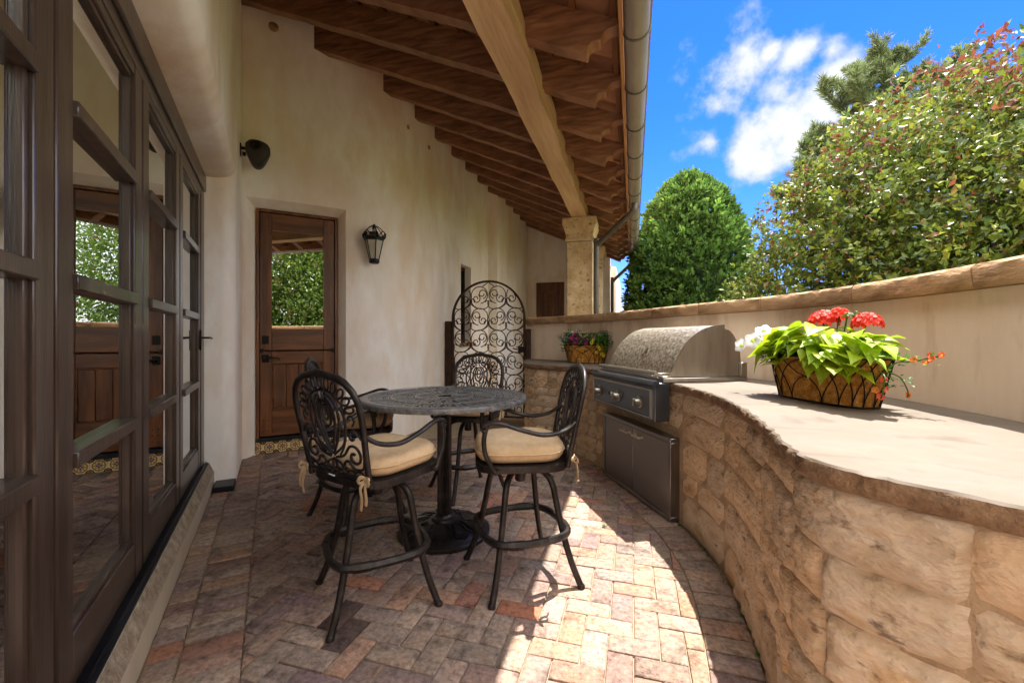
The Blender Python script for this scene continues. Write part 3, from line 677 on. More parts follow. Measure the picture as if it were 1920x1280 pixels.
tag(mass.build('brick_paving', M['brickmass'], floor, True, 50), kind='stuff')
# green weeds and moss in the joints
wd = MB()
def tuft(x, y, n, r, h, z=0):
    for _ in range(n):
        a = random.uniform(0, 2*PI); rr_ = r*random.random(); p = Vector((x+rr_*math.cos(a), y+rr_*math.sin(a), z)); a2 = random.uniform(0, 2*PI); l_ = h*random.uniform(.5, 1.2)
        d_ = Vector((math.cos(a2), math.sin(a2), random.uniform(.4, 1.6))).normalized()*l_; s_ = d_.cross(Vector((0, 0, 1))).normalized()*l_*.22
        g = random.uniform(.7, 1.3); wd.add([p, p+d_*.5+s_, p+d_, p+d_*.5-s_], [(0, 1, 2, 3)], (g, g, g, 1))
tuft(-.89, 3.02, 40, .035, .03); tuft(-.93, 2.98, 24, .02, .025); tuft(-.18, 2.93, 18, .02, .02)
for _ in range(46):
    d_ = random.uniform(2.6, 6.3); p, g = CB.at(d_); n = nrm_patio(g); tuft(p.x+n.x*.012, p.y+n.y*.012, random.randrange(4, 12), .015, .016)
wo_ = wd.build('weeds', M['leafg'], None, False); tag(wo_, 'small green weeds and moss growing in the paving joints', kind='stuff')

# ------------------------------------------------------------------ curved stucco patio wall with stone caps
pw = MB(); ds = np.linspace(0, CW.len, 90); hgt = 1.47
ring = []
for d in ds:
    p, g = CW.at(d); n = nrm_patio(g); ring.append([p+n*0, p-n*.26])
vs = [Vector((q.x, q.y, z)) for a in ring for q, z in ((a[0], -.3), (a[0], hgt), (a[1], hgt), (a[1], -.3))]
pw.add(vs, [(i*4+j, (i+1)*4+j, (i+1)*4+(j+1) % 4, i*4+(j+1) % 4) for i in range(len(ds)-1) for j in range(4)]+[(0, 1, 2, 3), tuple(len(vs)-4+j for j in range(4))])
pwall = pw.build('patio_wall', M['stucco_low'], None, True, 40)
tag(pwall, 'low curved beige stucco wall with brown stone capping round the patio', 'wall')
d = .0
random.seed(12)
def slab(d0, d1):
    mb = MB(); nn = max(6, int((d1-d0)/.035)); pr_ = []
    sec = [(.045, 1.472), (.054, 1.488), (.056, 1.53), (.052, 1.558), (.036, 1.572), (-.14, 1.575), (-.28, 1.57), (-.31, 1.545), (-.31, 1.475)]
    for k in range(nn+1):
        p, g = CW.at(d0+(d1-d0)*k/nn); n = nrm_patio(g)
        for jx, (o_, z) in enumerate(sec):
            e = .008*fbm((p.x*13, p.y*13, z*22+jx), 4) if jx in (1, 2, 3, 6, 7) else 0
            e2 = .014*max(0, fbm((p.x*17+5, p.y*17, jx), 4)) if jx in (2, 3) else 0
            q = p+n*(o_+e-e2*1.2); pr_.append(Vector((q.x, q.y, z-e2)))
    m_ = len(sec); mb.add(pr_, [(i*m_+j, (i+1)*m_+j, (i+1)*m_+(j+1) % m_, i*m_+(j+1) % m_) for i in range(nn) for j in range(m_)]+[tuple(range(m_)), tuple(nn*m_+j for j in range(m_))])
    mb.build('cap_stone', M['cap'], pwall, True, 45)
while d < CW.len-.3:
    l_ = random.uniform(.62, .95); slab(d+.005, min(d+l_, CW.len)-.005); d += l_
jm = MB()
for dd in np.linspace(0, CW.len, 2): pass

# ------------------------------------------------------------------ stone grill counter
counter = MB(); ds = np.linspace(0, CB.len, 130); fr = []; bk = []
for k, d in enumerate(ds):
    p, g = CB.at(d); n = nrm_patio(g); fr.append(p-n*.0095); w_, gw = CW.at(CW.len*k/129*.88); bk.append(w_+nrm_patio(gw)*.004)
nn = len(ds)
vs = [Vector((p.x, p.y, z)) for z in (-.02, .898) for p in fr+bk]
fs = [(i, i+1, 2*nn+i+1, 2*nn+i) for i in range(nn-1)]+[(2*nn+i, 2*nn+i+1, 3*nn+i+1, 3*nn+i) for i in range(nn-1)]+[(0, nn, 3*nn, 2*nn), (nn-1, 2*nn-1, 4*nn-1, 3*nn-1)]
counter.add(vs, fs); cbody = counter.build('stone_counter', M['mortar'], None, True, 50)
tag(cbody, 'curved tan sandstone counter with pale limestone top round the grill', 'counter')
# countertop with chiselled front edge
ct = MB(); nd = 420; ds = np.linspace(0, CB.len, nd); sec = 8
for k, d in enumerate(ds):
    p, g = CB.at(d); n = nrm_patio(g); w_, gw = CW.at(CW.len*k/(nd-1)*.88); wb = w_+nrm_patio(gw)*.003
    f1 = fbm((d*11, 0, 0), 5); f2 = fbm((d*24, 3, 0), 4); f3 = fbm((d*34, 7, 0), 4); f4 = fbm((d*48, 11, 2), 3)
    chip = max(0, f1)**1.0*.022
    o_ = [(-.03, .894), (.010+.006*f2, .896), (.020+.010*f2, .908+.004*f3), (.022+.012*f3-.1*chip, .924+.004*f4), (.022+.013*f4-.3*chip, .938+.003*f2), (.019+.010*f2-.7*chip+.006*f4, .949-.10*chip), (.013-1.0*chip+.008*f4, .9545)]
    for off, z in o_: q = p+n*off; ct.v.append((q.x, q.y, z))
    for t in (.5, 1):
        q = (p-n*.03).lerp(wb, t); ct.v.append((q.x, q.y, .955))
m_ = 9
ct.f = [(i*m_+j, (i+1)*m_+j, (i+1)*m_+j+1, i*m_+j+1) for i in range(nd-1) for j in range(5)]; ct.c = [None]*len(ct.f)
top = MB(); top.v = ct.v; top.f = [(i*m_+j, (i+1)*m_+j, (i+1)*m_+j+1, i*m_+j+1) for i in range(nd-1) for j in range(5, m_-1)]; top.c = [None]*len(top.f)
t_o = top.build('countertop', M['counter'], cbody, True, 30); ct.build('chiselled_edge', M['edge'], t_o, True, 60)
# end face of the slab towards the gate
# stones: irregular courses along the face
random.seed(21)
def stone(d0, d1, za, zb_, push=0):
    mb = MB(); L_ = d1-d0; H_ = zb_-za; near = d0 > 4.2
    nu, nv = (max(4, int(L_/.02)), max(3, int(H_/.02))) if near else (max(3, int(L_/.07)), max(2, int(H_/.06)))
    nu, nv = min(nu, 26), min(nv, 13); sk = [random.uniform(-.012, .012) for _ in range(4)]; sd_ = random.uniform(0, 99); bul = random.uniform(.0, .004); slope = random.uniform(-.005, .005); sl2 = random.uniform(-.004, .004)
    pm, gm_ = CB.at((d0+d1)/2); c_ = Vector((pm.x, pm.y, (za+zb_)/2))
    def fn(a, b_):
        ee = min(a, 1-a)*L_; eb = min(b_, 1-b_)*H_; edge = min(ee, eb); rim = min(1, edge/.008)
        corner = .012*max(0, 1-math.hypot(ee, eb)/.04)
        dd = d0+L_*(a+(.0 if 0 < a < 1 else 0)); zz = za+H_*b_+(sk[0]*(1-a)+sk[1]*a)*(1-b_)*.5+(sk[2]*(1-a)+sk[3]*a)*b_*.5
        wob = .007*fbm((dd*9, zz*9, sd_), 2)+(.006*fbm((dd*30, zz*30, sd_+4), 2) if edge < .03 else 0)
        p, g = CB.at(dd+wob); n = nrm_patio(g)
        off = -.010+(.014+bul*min(1, edge/.07)+slope*(2*a-1)+sl2*(2*b_-1)+.005*fbm((dd*8, zz*12, sd_), 4)+.018*abs(fbm((dd*22, zz*30, sd_), 3)))*(rim**.7)-push
        q = p+n*off
        return Vector((q.x, q.y, max(.0, min(.897, zz+wob))))-c_
    mb.grid(fn, nu, nv); o = mb.build('stone', M['stone'], cbody, True, 70); o.location = c_
    t = random.uniform(.9, 1.1); w_ = random.uniform(-.05, .05); o.color = (t*(1+w_), t, t*(1-w_*1.4), 1)
    return o
dL = [CB.l[min(range(len(CB.p)), key=lambda k: (CB.p[k]-Vector((x, y, 0))).length)] for x, y in ((-.225, 4.126), (.288, 3.169))]
d = .04
while d < CB.len-1.5:
    near = d > dL[1]
    w_ = random.uniform(.42, .66) if near else random.uniform(.28, .44)
    w_ = min(w_, CB.len-1.5-d+.1)
    # one column bundle: courses with their own splits, staggered by the bundle edges
    z = 0.0
    while z < .88:
        h_ = random.uniform(.13, .24) if near else random.uniform(.085, .16)
        if z+h_ > .80: h_ = .897-z
        j0, j1 = random.uniform(-.0, .0), 0
        cuts = [0, 1] if random.random() < .28 else [0, random.uniform(.32, .68), 1]
        for a, b_ in zip(cuts, cuts[1:]):
            s0, s1 = d+w_*a+.002, d+w_*b_-.002
            inside = s1 > dL[0]-.05 and s0 < dL[1]+.05 and z < .62
            stone(s0, s1, z+.002, z+h_-.002, .03 if inside else 0)
        z += h_
    d += w_
# ------------------------------------------------------------------ built-in grill
LP, RP_ = Vector((-.275, 4.10, 0)), Vector((.232, 3.155, 0))
ax = (RP_-LP).normalized(); nx = Vector((-ax.y, ax.x, 0)); GL = (RP_-LP).length
MG = Matrix(((ax.x, nx.x, 0, 0), (ax.y, nx.y, 0, 0), (0, 0, 1, 0), (0, 0, 0, 1)))    # local (along, into the counter, up)
ang_g = math.atan2(ax.y, ax.x)
grill = thing('gas_grill', 'built-in stainless steel gas grill with closed hammered hood in the stone counter', 'grill', (LP.x, LP.y, 0), ang_g)
def gp(mb, n, m, p=None, **k): return mb.build(n, m, p or grill, **k)
def side(prof, a0, a1):
    mb = MB(); n = len(prof); mb.add([Vector((a, y, z)) for a in (a0, a1) for y, z in prof], [(i, (i+1) % n, n+(i+1) % n, n+i) for i in range(n)]+[tuple(range(n)), tuple(range(2*n-1, n-1, -1))]); return mb
hp = [(.045, .99), (.052, 1.02), (.072, 1.075), (.102, 1.135), (.142, 1.195), (.19, 1.25), (.25, 1.298), (.32, 1.334), (.40, 1.356), (.48, 1.362)]
hd = MB(); n = len(hp); hd.add([Vector((a, y, z)) for a in np.linspace(.055, GL-.035, 9) for y, z in hp], [(i*n+j, (i+1)*n+j, (i+1)*n+j+1, i*n+j+1) for i in range(8) for j in range(n-1)])
hood = gp(hd, 'hood', M['hammered'], ang=60)
for a0, a1 in ((.045, .055), (GL-.035, GL-.025)): gp(side([(y, z+.004) for y, z in hp]+[(.48, .99)], a0, a1), 'hood_side', M['steel'], hood, ang=25)
gp(side([(.481, .99), (.481, 1.335), (.52, 1.325), (.56, 1.29), (.595, 1.23), (.615, 1.16), (.62, 1.08), (.62, .99)], .05, GL-.03), 'rear_housing', M['steel'], ang=35)
e = MB(); e.tube(catmull([(GL*.53, .10, 1.137), (GL*.545, .112, 1.155), (GL*.555, .128, 1.185)], .01), .006, 8); e.tube([(GL*.515, .099, 1.135), (GL*.545, .104, 1.140)], .006, 8); gp(e, 'emblem', M['steel'], hood)
gp(MB().cbox(.0, GL, -.03, .655, .956, .988, .004), 'base_tray', M['steel'])
fr_ = MB(); fr_.cbox(0, GL, -.095, .02, .685, .955, .006); fr_.tube([(0.0, -.085, .945), (GL, -.085, .945)], .028, 12); cp = gp(fr_, 'control_panel', M['slate'])
gp(MB().cbox(.055, GL-.055, -.101, -.093, .715, .895, .003), 'panel_plate', M['slate'], cp)
fm = MB()
for (a, c, z0_, z1_) in ((.03, GL-.03, .896, .908), (.03, GL-.03, .703, .714), (.03, .054, .714, .896), (GL-.054, GL-.03, .714, .896)): fm.cbox(a, c, -.108, -.093, z0_, z1_, .002)
gp(fm, 'panel_trim', M['steel'], cp)
for t in (.16, .50, .82):
    K_ = Matrix.Translation((GL*t, -.101, .80)) @ Matrix.Rotation(PI/2, 4, 'X')
    bz = gp(MB().lathe([(.046, 0), (.047, .006), (.040, .012), (.036, .012)], 24, K_), 'knob_bezel', M['steel'], cp)
    kb = MB().lathe([(.031, .008), (.031, .02), (.027, .032), (.025, .05), (.018, .055), (0, .055)], 20, K_); kb.cbox(-.006, .006, -.026, .026, .02, .062, .002, K_); gp(kb, 'knob', M['steel'], cp)
gp(MB().cbox(GL*.33, GL*.37, -.107, -.10, .785, .812, .002), 'ignition_switch', M['black'], cp)
gp(MB().cbox(GL*.375, GL*.385, -.109, -.10, .785, .815, .001), 'switch_light', M['white'], cp)
hn = MB(); hn.tube([(.07, -.055, 1.018), (GL-.05, -.055, 1.018)], .015, 12)
for a in (.075, GL*.3, GL*.7, GL-.06): hn.cbox(a-.008, a+.008, -.055, .06, 1.0, 1.02, .002)
gp(hn, 'handle', M['steel'], hood)
tr = MB(); tr.cbox(.04, GL-.02, -.03, .045, .989, 1.0, .003); gp(tr, 'drip_lip', M['steel'])
tr = MB(); tr.cbox(GL-.03, GL+.0, .60, .65, .988, 1.09, .003); gp(tr, 'rear_post', M['steel'])
# access doors below
cab = thing('access_doors', 'pair of stainless steel cabinet doors under the grill', 'cabinet doors', (LP.x+.02*ax.x, LP.y+.02*ax.y, 0), ang_g)
A0, A1 = .03, GL+.035; yy = -.012
fm = MB()
for (a, c, z0_, z1_) in ((A0, A1, .548, .578), (A0, A1, .012, .04), (A0, A0+.028, .04, .548), (A1-.028, A1, .04, .548)): fm.cbox(a, c, yy, yy+.12, z0_, z1_, .003)
gp(fm, 'frame', M['steeldoor'], cab)
mid = (A0+A1)/2
for a, c in ((A0+.031, mid-.003), (mid+.003, A1-.031)):
    dd_ = gp(MB().cbox(a, c, yy+.006, yy+.03, .043, .545, .003), 'door', M['steeldoor'], cab)
    hx = c-.09 if a < mid-.1 and c < mid+.01 else a+.10
    h = MB(); h.tube([(hx-.06, yy-.028, .50), (hx+.06, yy-.028, .50)], .008, 10)
    for s_ in (-.05, .05): h.tube([(hx+s_, yy+.006, .50), (hx+s_, yy-.03, .50)], .006, 8); h.lathe([(.013, 0), (.012, .006), (0, .007)], 12, Matrix.Translation((hx+s_, yy+.006, .50)) @ Matrix.Rotation(PI/2, 4, 'X'))
    gp(h, 'handle', M['nickel'], dd_)

# ------------------------------------------------------------------ wrought iron gate
gate = thing('garden_gate', 'arched wrought iron gate of curling scrolls between house wall and stone counter', 'gate', (-2.12, 6.2, 0))
gx0, gx1, gsp, gR = -.60, .56, 1.56, .58; gc = (gx0+gx1)/2
def g3(x, z, y=0): return Vector((x, y, z))
b = MB(); b.tube([g3(gx0, .06), g3(gx0, gsp)]+[g3(gc-gR*math.cos(a), gsp+gR*.99*math.sin(a)) for a in np.linspace(.08, PI-.08, 30)]+[g3(gx1, gsp), g3(gx1, .06)], .021, 4, up=(0, 1, 0)); b.tube([g3(gx0, .075), g3(gx1, .075)], .018, 4)
b.build('gate_frame', M['iron'], gate, True, 30)
b = MB(); b.cbox(-.72, -.625, -.03, .03, 0, 1.53, .004); b.cbox(-.705, -.695, -.036, -.028, .02, 1.5, .002); b.build('gate_post', M['iron'], gate)
b = MB(); b.cbox(.585, .655, -.03, .03, 0, 1.40, .004); b.build('gate_post', M['iron'], gate)
b = MB(); b.cbox(.47, .585, -.045, .045, 1.05, 1.14, .004); b.tube(catmull([(.47, -.05, 1.10), (.43, -.06, 1.10), (.40, -.06, 1.115)], .02), .009, 8); b.build('latch', M['black'], gate)
def spiral(cx, cz, r, a0, turns, sgn=1, shrink=.22):
    n_ = int(26*abs(turns)); return [g3(cx+r*(1-(1-shrink)*(i/n_))*math.cos(a0+sgn*2*PI*turns*i/n_), cz+r*(1-(1-shrink)*(i/n_))*math.sin(a0+sgn*2*PI*turns*i/n_)) for i in range(n_+1)]
def inside(p): 
    x, z = p.x, p.z
    if x < gx0+.0 or x > gx1 or z < .08: return False
    return z < gsp or (x-gc)**2+(z-gsp)**2 < (gR-.01)**2
sc_ = MB()
flipx = [0, 1]
def add_scroll(path):
    if flipx[1] < 0: path = [g3(2*flipx[0]-p.x, p.z) for p in path]
    run = []
    for p in path:
        if inside(p): run.append(p)
        else:
            if len(run) > 3: sc_.tube(run, .0075, 6)
            run = []
    if len(run) > 3: sc_.tube(run, .0075, 6)
px_, pz_ = .285, .335; row = 0; z = .25
while z < 2.2:
    for i in range(-1, 5):
        x = gx0+.16+px_*i+(0 if row % 2 == 0 else .0); m_ = 1; flipx[0] = x; flipx[1] = -1 if (i+row) % 2 else 1
        # large C scroll: two opposed curls joined by a wide arc
        add_scroll(spiral(x, z, .135, R(200), .78, -1, .95)); q = Vector((x+.135*.96*math.cos(R(200-280)), 0, z))
        add_scroll(spiral(x+.045, z+.02, .075, R(-80), 1.25, 1, .35)); add_scroll(spiral(x-.055, z-.055, .07, R(60), 1.2, -1, .35))
        add_scroll(catmull([g3(x-.13, z-.02), g3(x-.12, z-.13), g3(x-.03, z-.2), g3(x+.08, z-.21), g3(x+.14, z-.17), g3(x+.15, z-.11), g3(x+.115, z-.085), g3(x+.09, z-.11)], .015))
        add_scroll(catmull([g3(x+.05, z+.135), g3(x+.13, z+.19), g3(x+.15, z+.25), g3(x+.11, z+.28), g3(x+.075, z+.25), g3(x+.09, z+.225)], .012))
    row += 1; z += pz_
sc_.build('scrollwork', M['iron'], gate, True, 60)

# ------------------------------------------------------------------ wall lantern, speaker, black box
def front(v, z, off=0): return uv(UF-off, v, z)
lan = thing('wall_lantern', 'black iron wall lantern with scrolled crown and tapered glass on the stucco', 'lantern', front(1.03, 2.14, .125), R(45))
b = MB(); k = 6
def hexr(r, z, a0=PI/6): return [Vector((r*math.cos(a0+2*PI*i/k), r*math.sin(a0+2*PI*i/k), z)) for i in range(k)]
lo, hi = hexr(.055, .045), hexr(.105, .27)
for p, q in zip(lo, hi): b.tube([p, q], .008, 4)
for rg_, t_ in ((lo, .008), (hi, .011)): b.tube(rg_, t_, 4, closed=True)
b.lathe([(.0, -.005), (.055, .0), (.062, .012), (.062, .04), (.05, .045)], 6, Matrix.Rotation(PI/6, 4, 'Z')); b.lathe([(.115, .27), (.12, .285), (.118, .305), (.10, .315), (.05, .33), (0, .335)], 6, Matrix.Rotation(PI/6, 4, 'Z'))
b.build('frame', M['black'], lan, True, 30)
for i in range(6):
    j = (i+1) % 6; s_ = .985; f = MB(); f.add([lo[i]*s_, lo[j]*s_, hi[j]*s_, hi[i]*s_], [(0, 1, 2, 3)]); f.build('pane', M['lampglass'], lan, False)
b = MB()
for i in range(6):
    a = PI/6+PI/3*i; M_ = Matrix.Rotation(a, 4, 'Z')
    b.tube([M_ @ Vector(p) for p in catmull([(.10, 0, .31), (.125, 0, .345), (.105, 0, .375), (.085, 0, .36), (.09, 0, .345)], .01)], .006, 5)
    b.tube([M_ @ Vector(p) for p in catmull([(.105, 0, .37), (.07, 0, .41), (.03, 0, .435), (.015, 0, .42), (.025, 0, .405)], .01)], .005, 5)
    for s_ in (-1, 1): b.add([M_ @ Vector(p) for p in ((.112, 0, .27), (.128, .03*s_, .30), (.14, .012*s_, .345), (.125, 0, .36), (.118, 0, .31))], [(0, 1, 2, 3, 4)])
b.tube([(0, 0, .32), (0, 0, .43)], .005, 6); b.lathe([(.0, .425), (.014, .43), (.02, .442), (.012, .455), (0, .465)], 10); b.lathe([(.008, .33), (.012, .35), (.006, .365), (.011, .375), (0, .385)], 8)
b.build('crown', M['black'], lan, True, 40)
b = MB(); b.cbox(-.035, .035, .115, .123, .06, .40, .004); b.tube(catmull([(0, .12, .33), (0, .10, .37), (0, .05, .36), (0, 0, .33)], .015), .009, 6); b.build('back_plate', M['black'], lan)
M['speaker'] = mat('speaker_grille', [(.3, '#26211c'), (.7, '#3a322b')], 8, .6, .4, 300, dist=.002)
spk = thing('outdoor_speaker', 'dark bracket mounted outdoor speaker high on the stucco corner', 'speaker', uv(5.0, -.29, 3.13), R(45))
prof_s = catmull([(.045, .06, 0), (.09, .10, 0), (.17, .105, 0), (.245, .075, 0), (.262, .02, 0), (.235, -.06, 0), (.195, -.13, 0), (.15, -.155, 0), (.105, -.13, 0), (.07, -.06, 0), (.045, .0, 0)], .02)
b = MB(); ms_ = len(prof_s); lv_ = ((-.105, .66), (-.100, .80), (-.080, .93), (-.04, 1.0), (.04, 1.0), (.08, .93), (.10, .8), (.105, .66))
b.add([Vector((.155+(p.x-.155)*k, y, -.02+(p.y+.02)*k)) for y, k in lv_ for p in prof_s], [(i*ms_+j, i*ms_+(j+1) % ms_, (i+1)*ms_+(j+1) % ms_, (i+1)*ms_+j) for i in range(len(lv_)-1) for j in range(ms_)]+[tuple(range(ms_-1, -1, -1)), tuple((len(lv_)-1)*ms_+j for j in range(ms_))])
b.build('cabinet', M['speaker'], spk, True, 50)
b = MB().lathe([(.044, -.004), (.050, .008), (.040, .012), (.036, .004), (.022, .002), (.018, .012), (0, .014)], 20, Matrix.Translation((.135, -.104, .03)) @ Matrix.Rotation(PI/2, 4, 'X')); b.build('side_knob', M['black'], spk)
b = MB(); b.cbox(0, .012, -.03, .03, -.06, .06, .003); b.tube([(.01, 0, .02), (.06, 0, .02), (.10, .01, .01)], .014, 8); b.cbox(.02, .05, -.018, .018, -.05, -.02, .003); b.build('bracket', M['black'], spk)
bx = thing('black_box', 'flat black box on the bricks at the end of the door curb', 'box', uv(4.33, -.36, 0), R(45))
MBX = Matrix(((0, 1, 0, 0), (1, 0, 0, 0), (0, 0, 1, 0), (0, 0, 0, 1)))
MB().cbox(-.075, .075, -.105, .105, .004, .046, .006).build('lid', M['track'], bx); MB().cbox(-.07, .07, -.10, .10, 0, .012, .003).build('base', M['black'], bx)

# ------------------------------------------------------------------ bar table
TB = Vector((-1.185, 2.565, 0)); TZ = .895; TR = .54
tab = thing('bar_table', 'round cast metal bar table with pierced top on a fluted pedestal', 'table', TB, 0)
b = MB(); b.lathe([(TR-.055, TZ-.008), (TR-.05, TZ), (TR-.02, TZ+.001), (TR-.004, TZ-.006), (TR, TZ-.02), (TR-.006, TZ-.034), (TR-.03, TZ-.038), (TR-.05, TZ-.03), (TR-.055, TZ-.008)], 72); b.build('rim', M['casttop'], tab, True, 50)
b = MB()
def ell(r, a, la, lb, t=0, rad=.0046, n_=14):
    c = Vector((r*math.cos(a), r*math.sin(a), TZ-.007)); e1 = Vector((math.cos(a+t), math.sin(a+t), 0)); e2 = Vector((-math.sin(a+t), math.cos(a+t), 0))
    b.tube([c+e1*la*math.cos(q)+e2*lb*math.sin(q) for q in np.linspace(0, 2*PI, n_, endpoint=False)], rad, 4, closed=True, up=(0, 0, 1), flat=.8)
def ring_(r, rad=.008): b.tube([(r*math.cos(q), r*math.sin(q), TZ-.007) for q in np.linspace(0, 2*PI, 60, endpoint=False)], rad, 4, closed=True, up=(0, 0, 1), flat=.7)
for r, w_ in ((.055, .008), (.185, .010), (.205, .006), (.335, .010), (.352, .006), (.482, .010)): ring_(r, w_)
for i in range(8):
    a = PI/8*2*i
    for s_ in (-.016, .016):
        e1 = Vector((math.cos(a), math.sin(a), 0)); e2 = Vector((-math.sin(a), math.cos(a), 0)); b.tube([e1*.05+e2*s_+Vector((0, 0, TZ-.006)), e1*.49+e2*s_+Vector((0, 0, TZ-.006))], .0065, 4, up=(0, 0, 1), flat=.7)
for n_, rc_, la, lb in ((12, .12, .058, .026), (24, .27, .06, .028), (40, .417, .06, .027)):
    for i in range(n_):
        a = 2*PI*(i+.5)/n_; ell(rc_, a, la, lb); ell(rc_+.012, a, la*.6, lb*.5, .3)
        for s_ in (-1, 1): ell(rc_-la*.55, a+s_*PI/n_*.98, .02, .011, s_*.7, .005, 9); ell(rc_+la*.6, a+s_*PI/n_*.98, .022, .012, -s_*.7, .005, 9)
for n_, rc_, w_ in ((18, .12, .006), (36, .27, .0055), (56, .417, .0055)):
    for i in range(n_):
        a = 2*PI*i/n_; t_ = .45 if i % 2 else -.45; e1 = Vector((math.cos(a+t_), math.sin(a+t_), 0)); c_ = Vector((rc_*math.cos(a), rc_*math.sin(a), TZ-.008)); b.tube([c_-e1*.055, c_+e1*.055], w_*.75, 4, up=(0, 0, 1), flat=.7)
b.build('pierced_top', M['casttop'], tab, True, 50)
MB().lathe([(0, TZ-.020), (TR-.05, TZ-.020), (TR-.05, TZ-.026), (0, TZ-.026)], 48).build('gap_shade_disc', M['black'], tab, True, 30)  # black disc added under the top, darkens the gaps as shade would
b = MB(); k = 20; fl = []
for i in range(k*2):
    a = PI*i/k; r = .046 if i % 2 else .0385; fl.append((r*math.cos(a), r*math.sin(a)))
b.prism(fl, .10, .86); b.lathe([(.03, .85), (.09, .86), (.12, .868), (.12, .874), (0, .876)], 20)
for i in range(4):
    M_ = Matrix.Rotation(PI/2*i+.4, 4, 'Z'); b.tube([M_ @ Vector(p) for p in ((.06, 0, .866), (.48, 0, .874))], .013, 4, up=(0, 0, 1), flat=.6)
b.build('pedestal', M['cast'], tab, True, 25)
b = MB(); bp_ = [(.292, .0), (.297, .012), (.295, .026), (.285, .034), (.272, .036), (.265, .042), (.20, .062), (.12, .082), (.085, .09), (.08, .105), (.062, .112), (.055, .125), (.048, .13)]; b.lathe(bp_, 48)
for i in range(10):
    a0 = 2*PI*i/10
    for j in range(-3, 4):
        pts = []
        for t in np.linspace(0, 1, 8):
            r = .11+.15*t*(1-.05*abs(j)); a = a0+j*.026*(.4+2.2*t**1.3); z_ = np.interp(r, [.085, .12, .2, .265], [.092, .084, .064, .044]); pts.append((r*math.cos(a), r*math.sin(a), z_+.004))
        b.tube(pts, .0062, 5, taper=lambda t: .5+.8*math.sin(PI*min(.95, t*.9+.1)))
    pts = [(r*math.cos(a0+PI/10+.05*math.sin(t*9)), r*math.sin(a0+PI/10+.05*math.sin(t*9)), np.interp(r, [.085, .12, .2, .265], [.092, .084, .064, .044])+.004) for t, r in zip(np.linspace(0, 1, 10), np.linspace(.12, .255, 10))]
    b.tube(pts, .006, 5)
b.build('base', M['cast'], tab, True, 40)

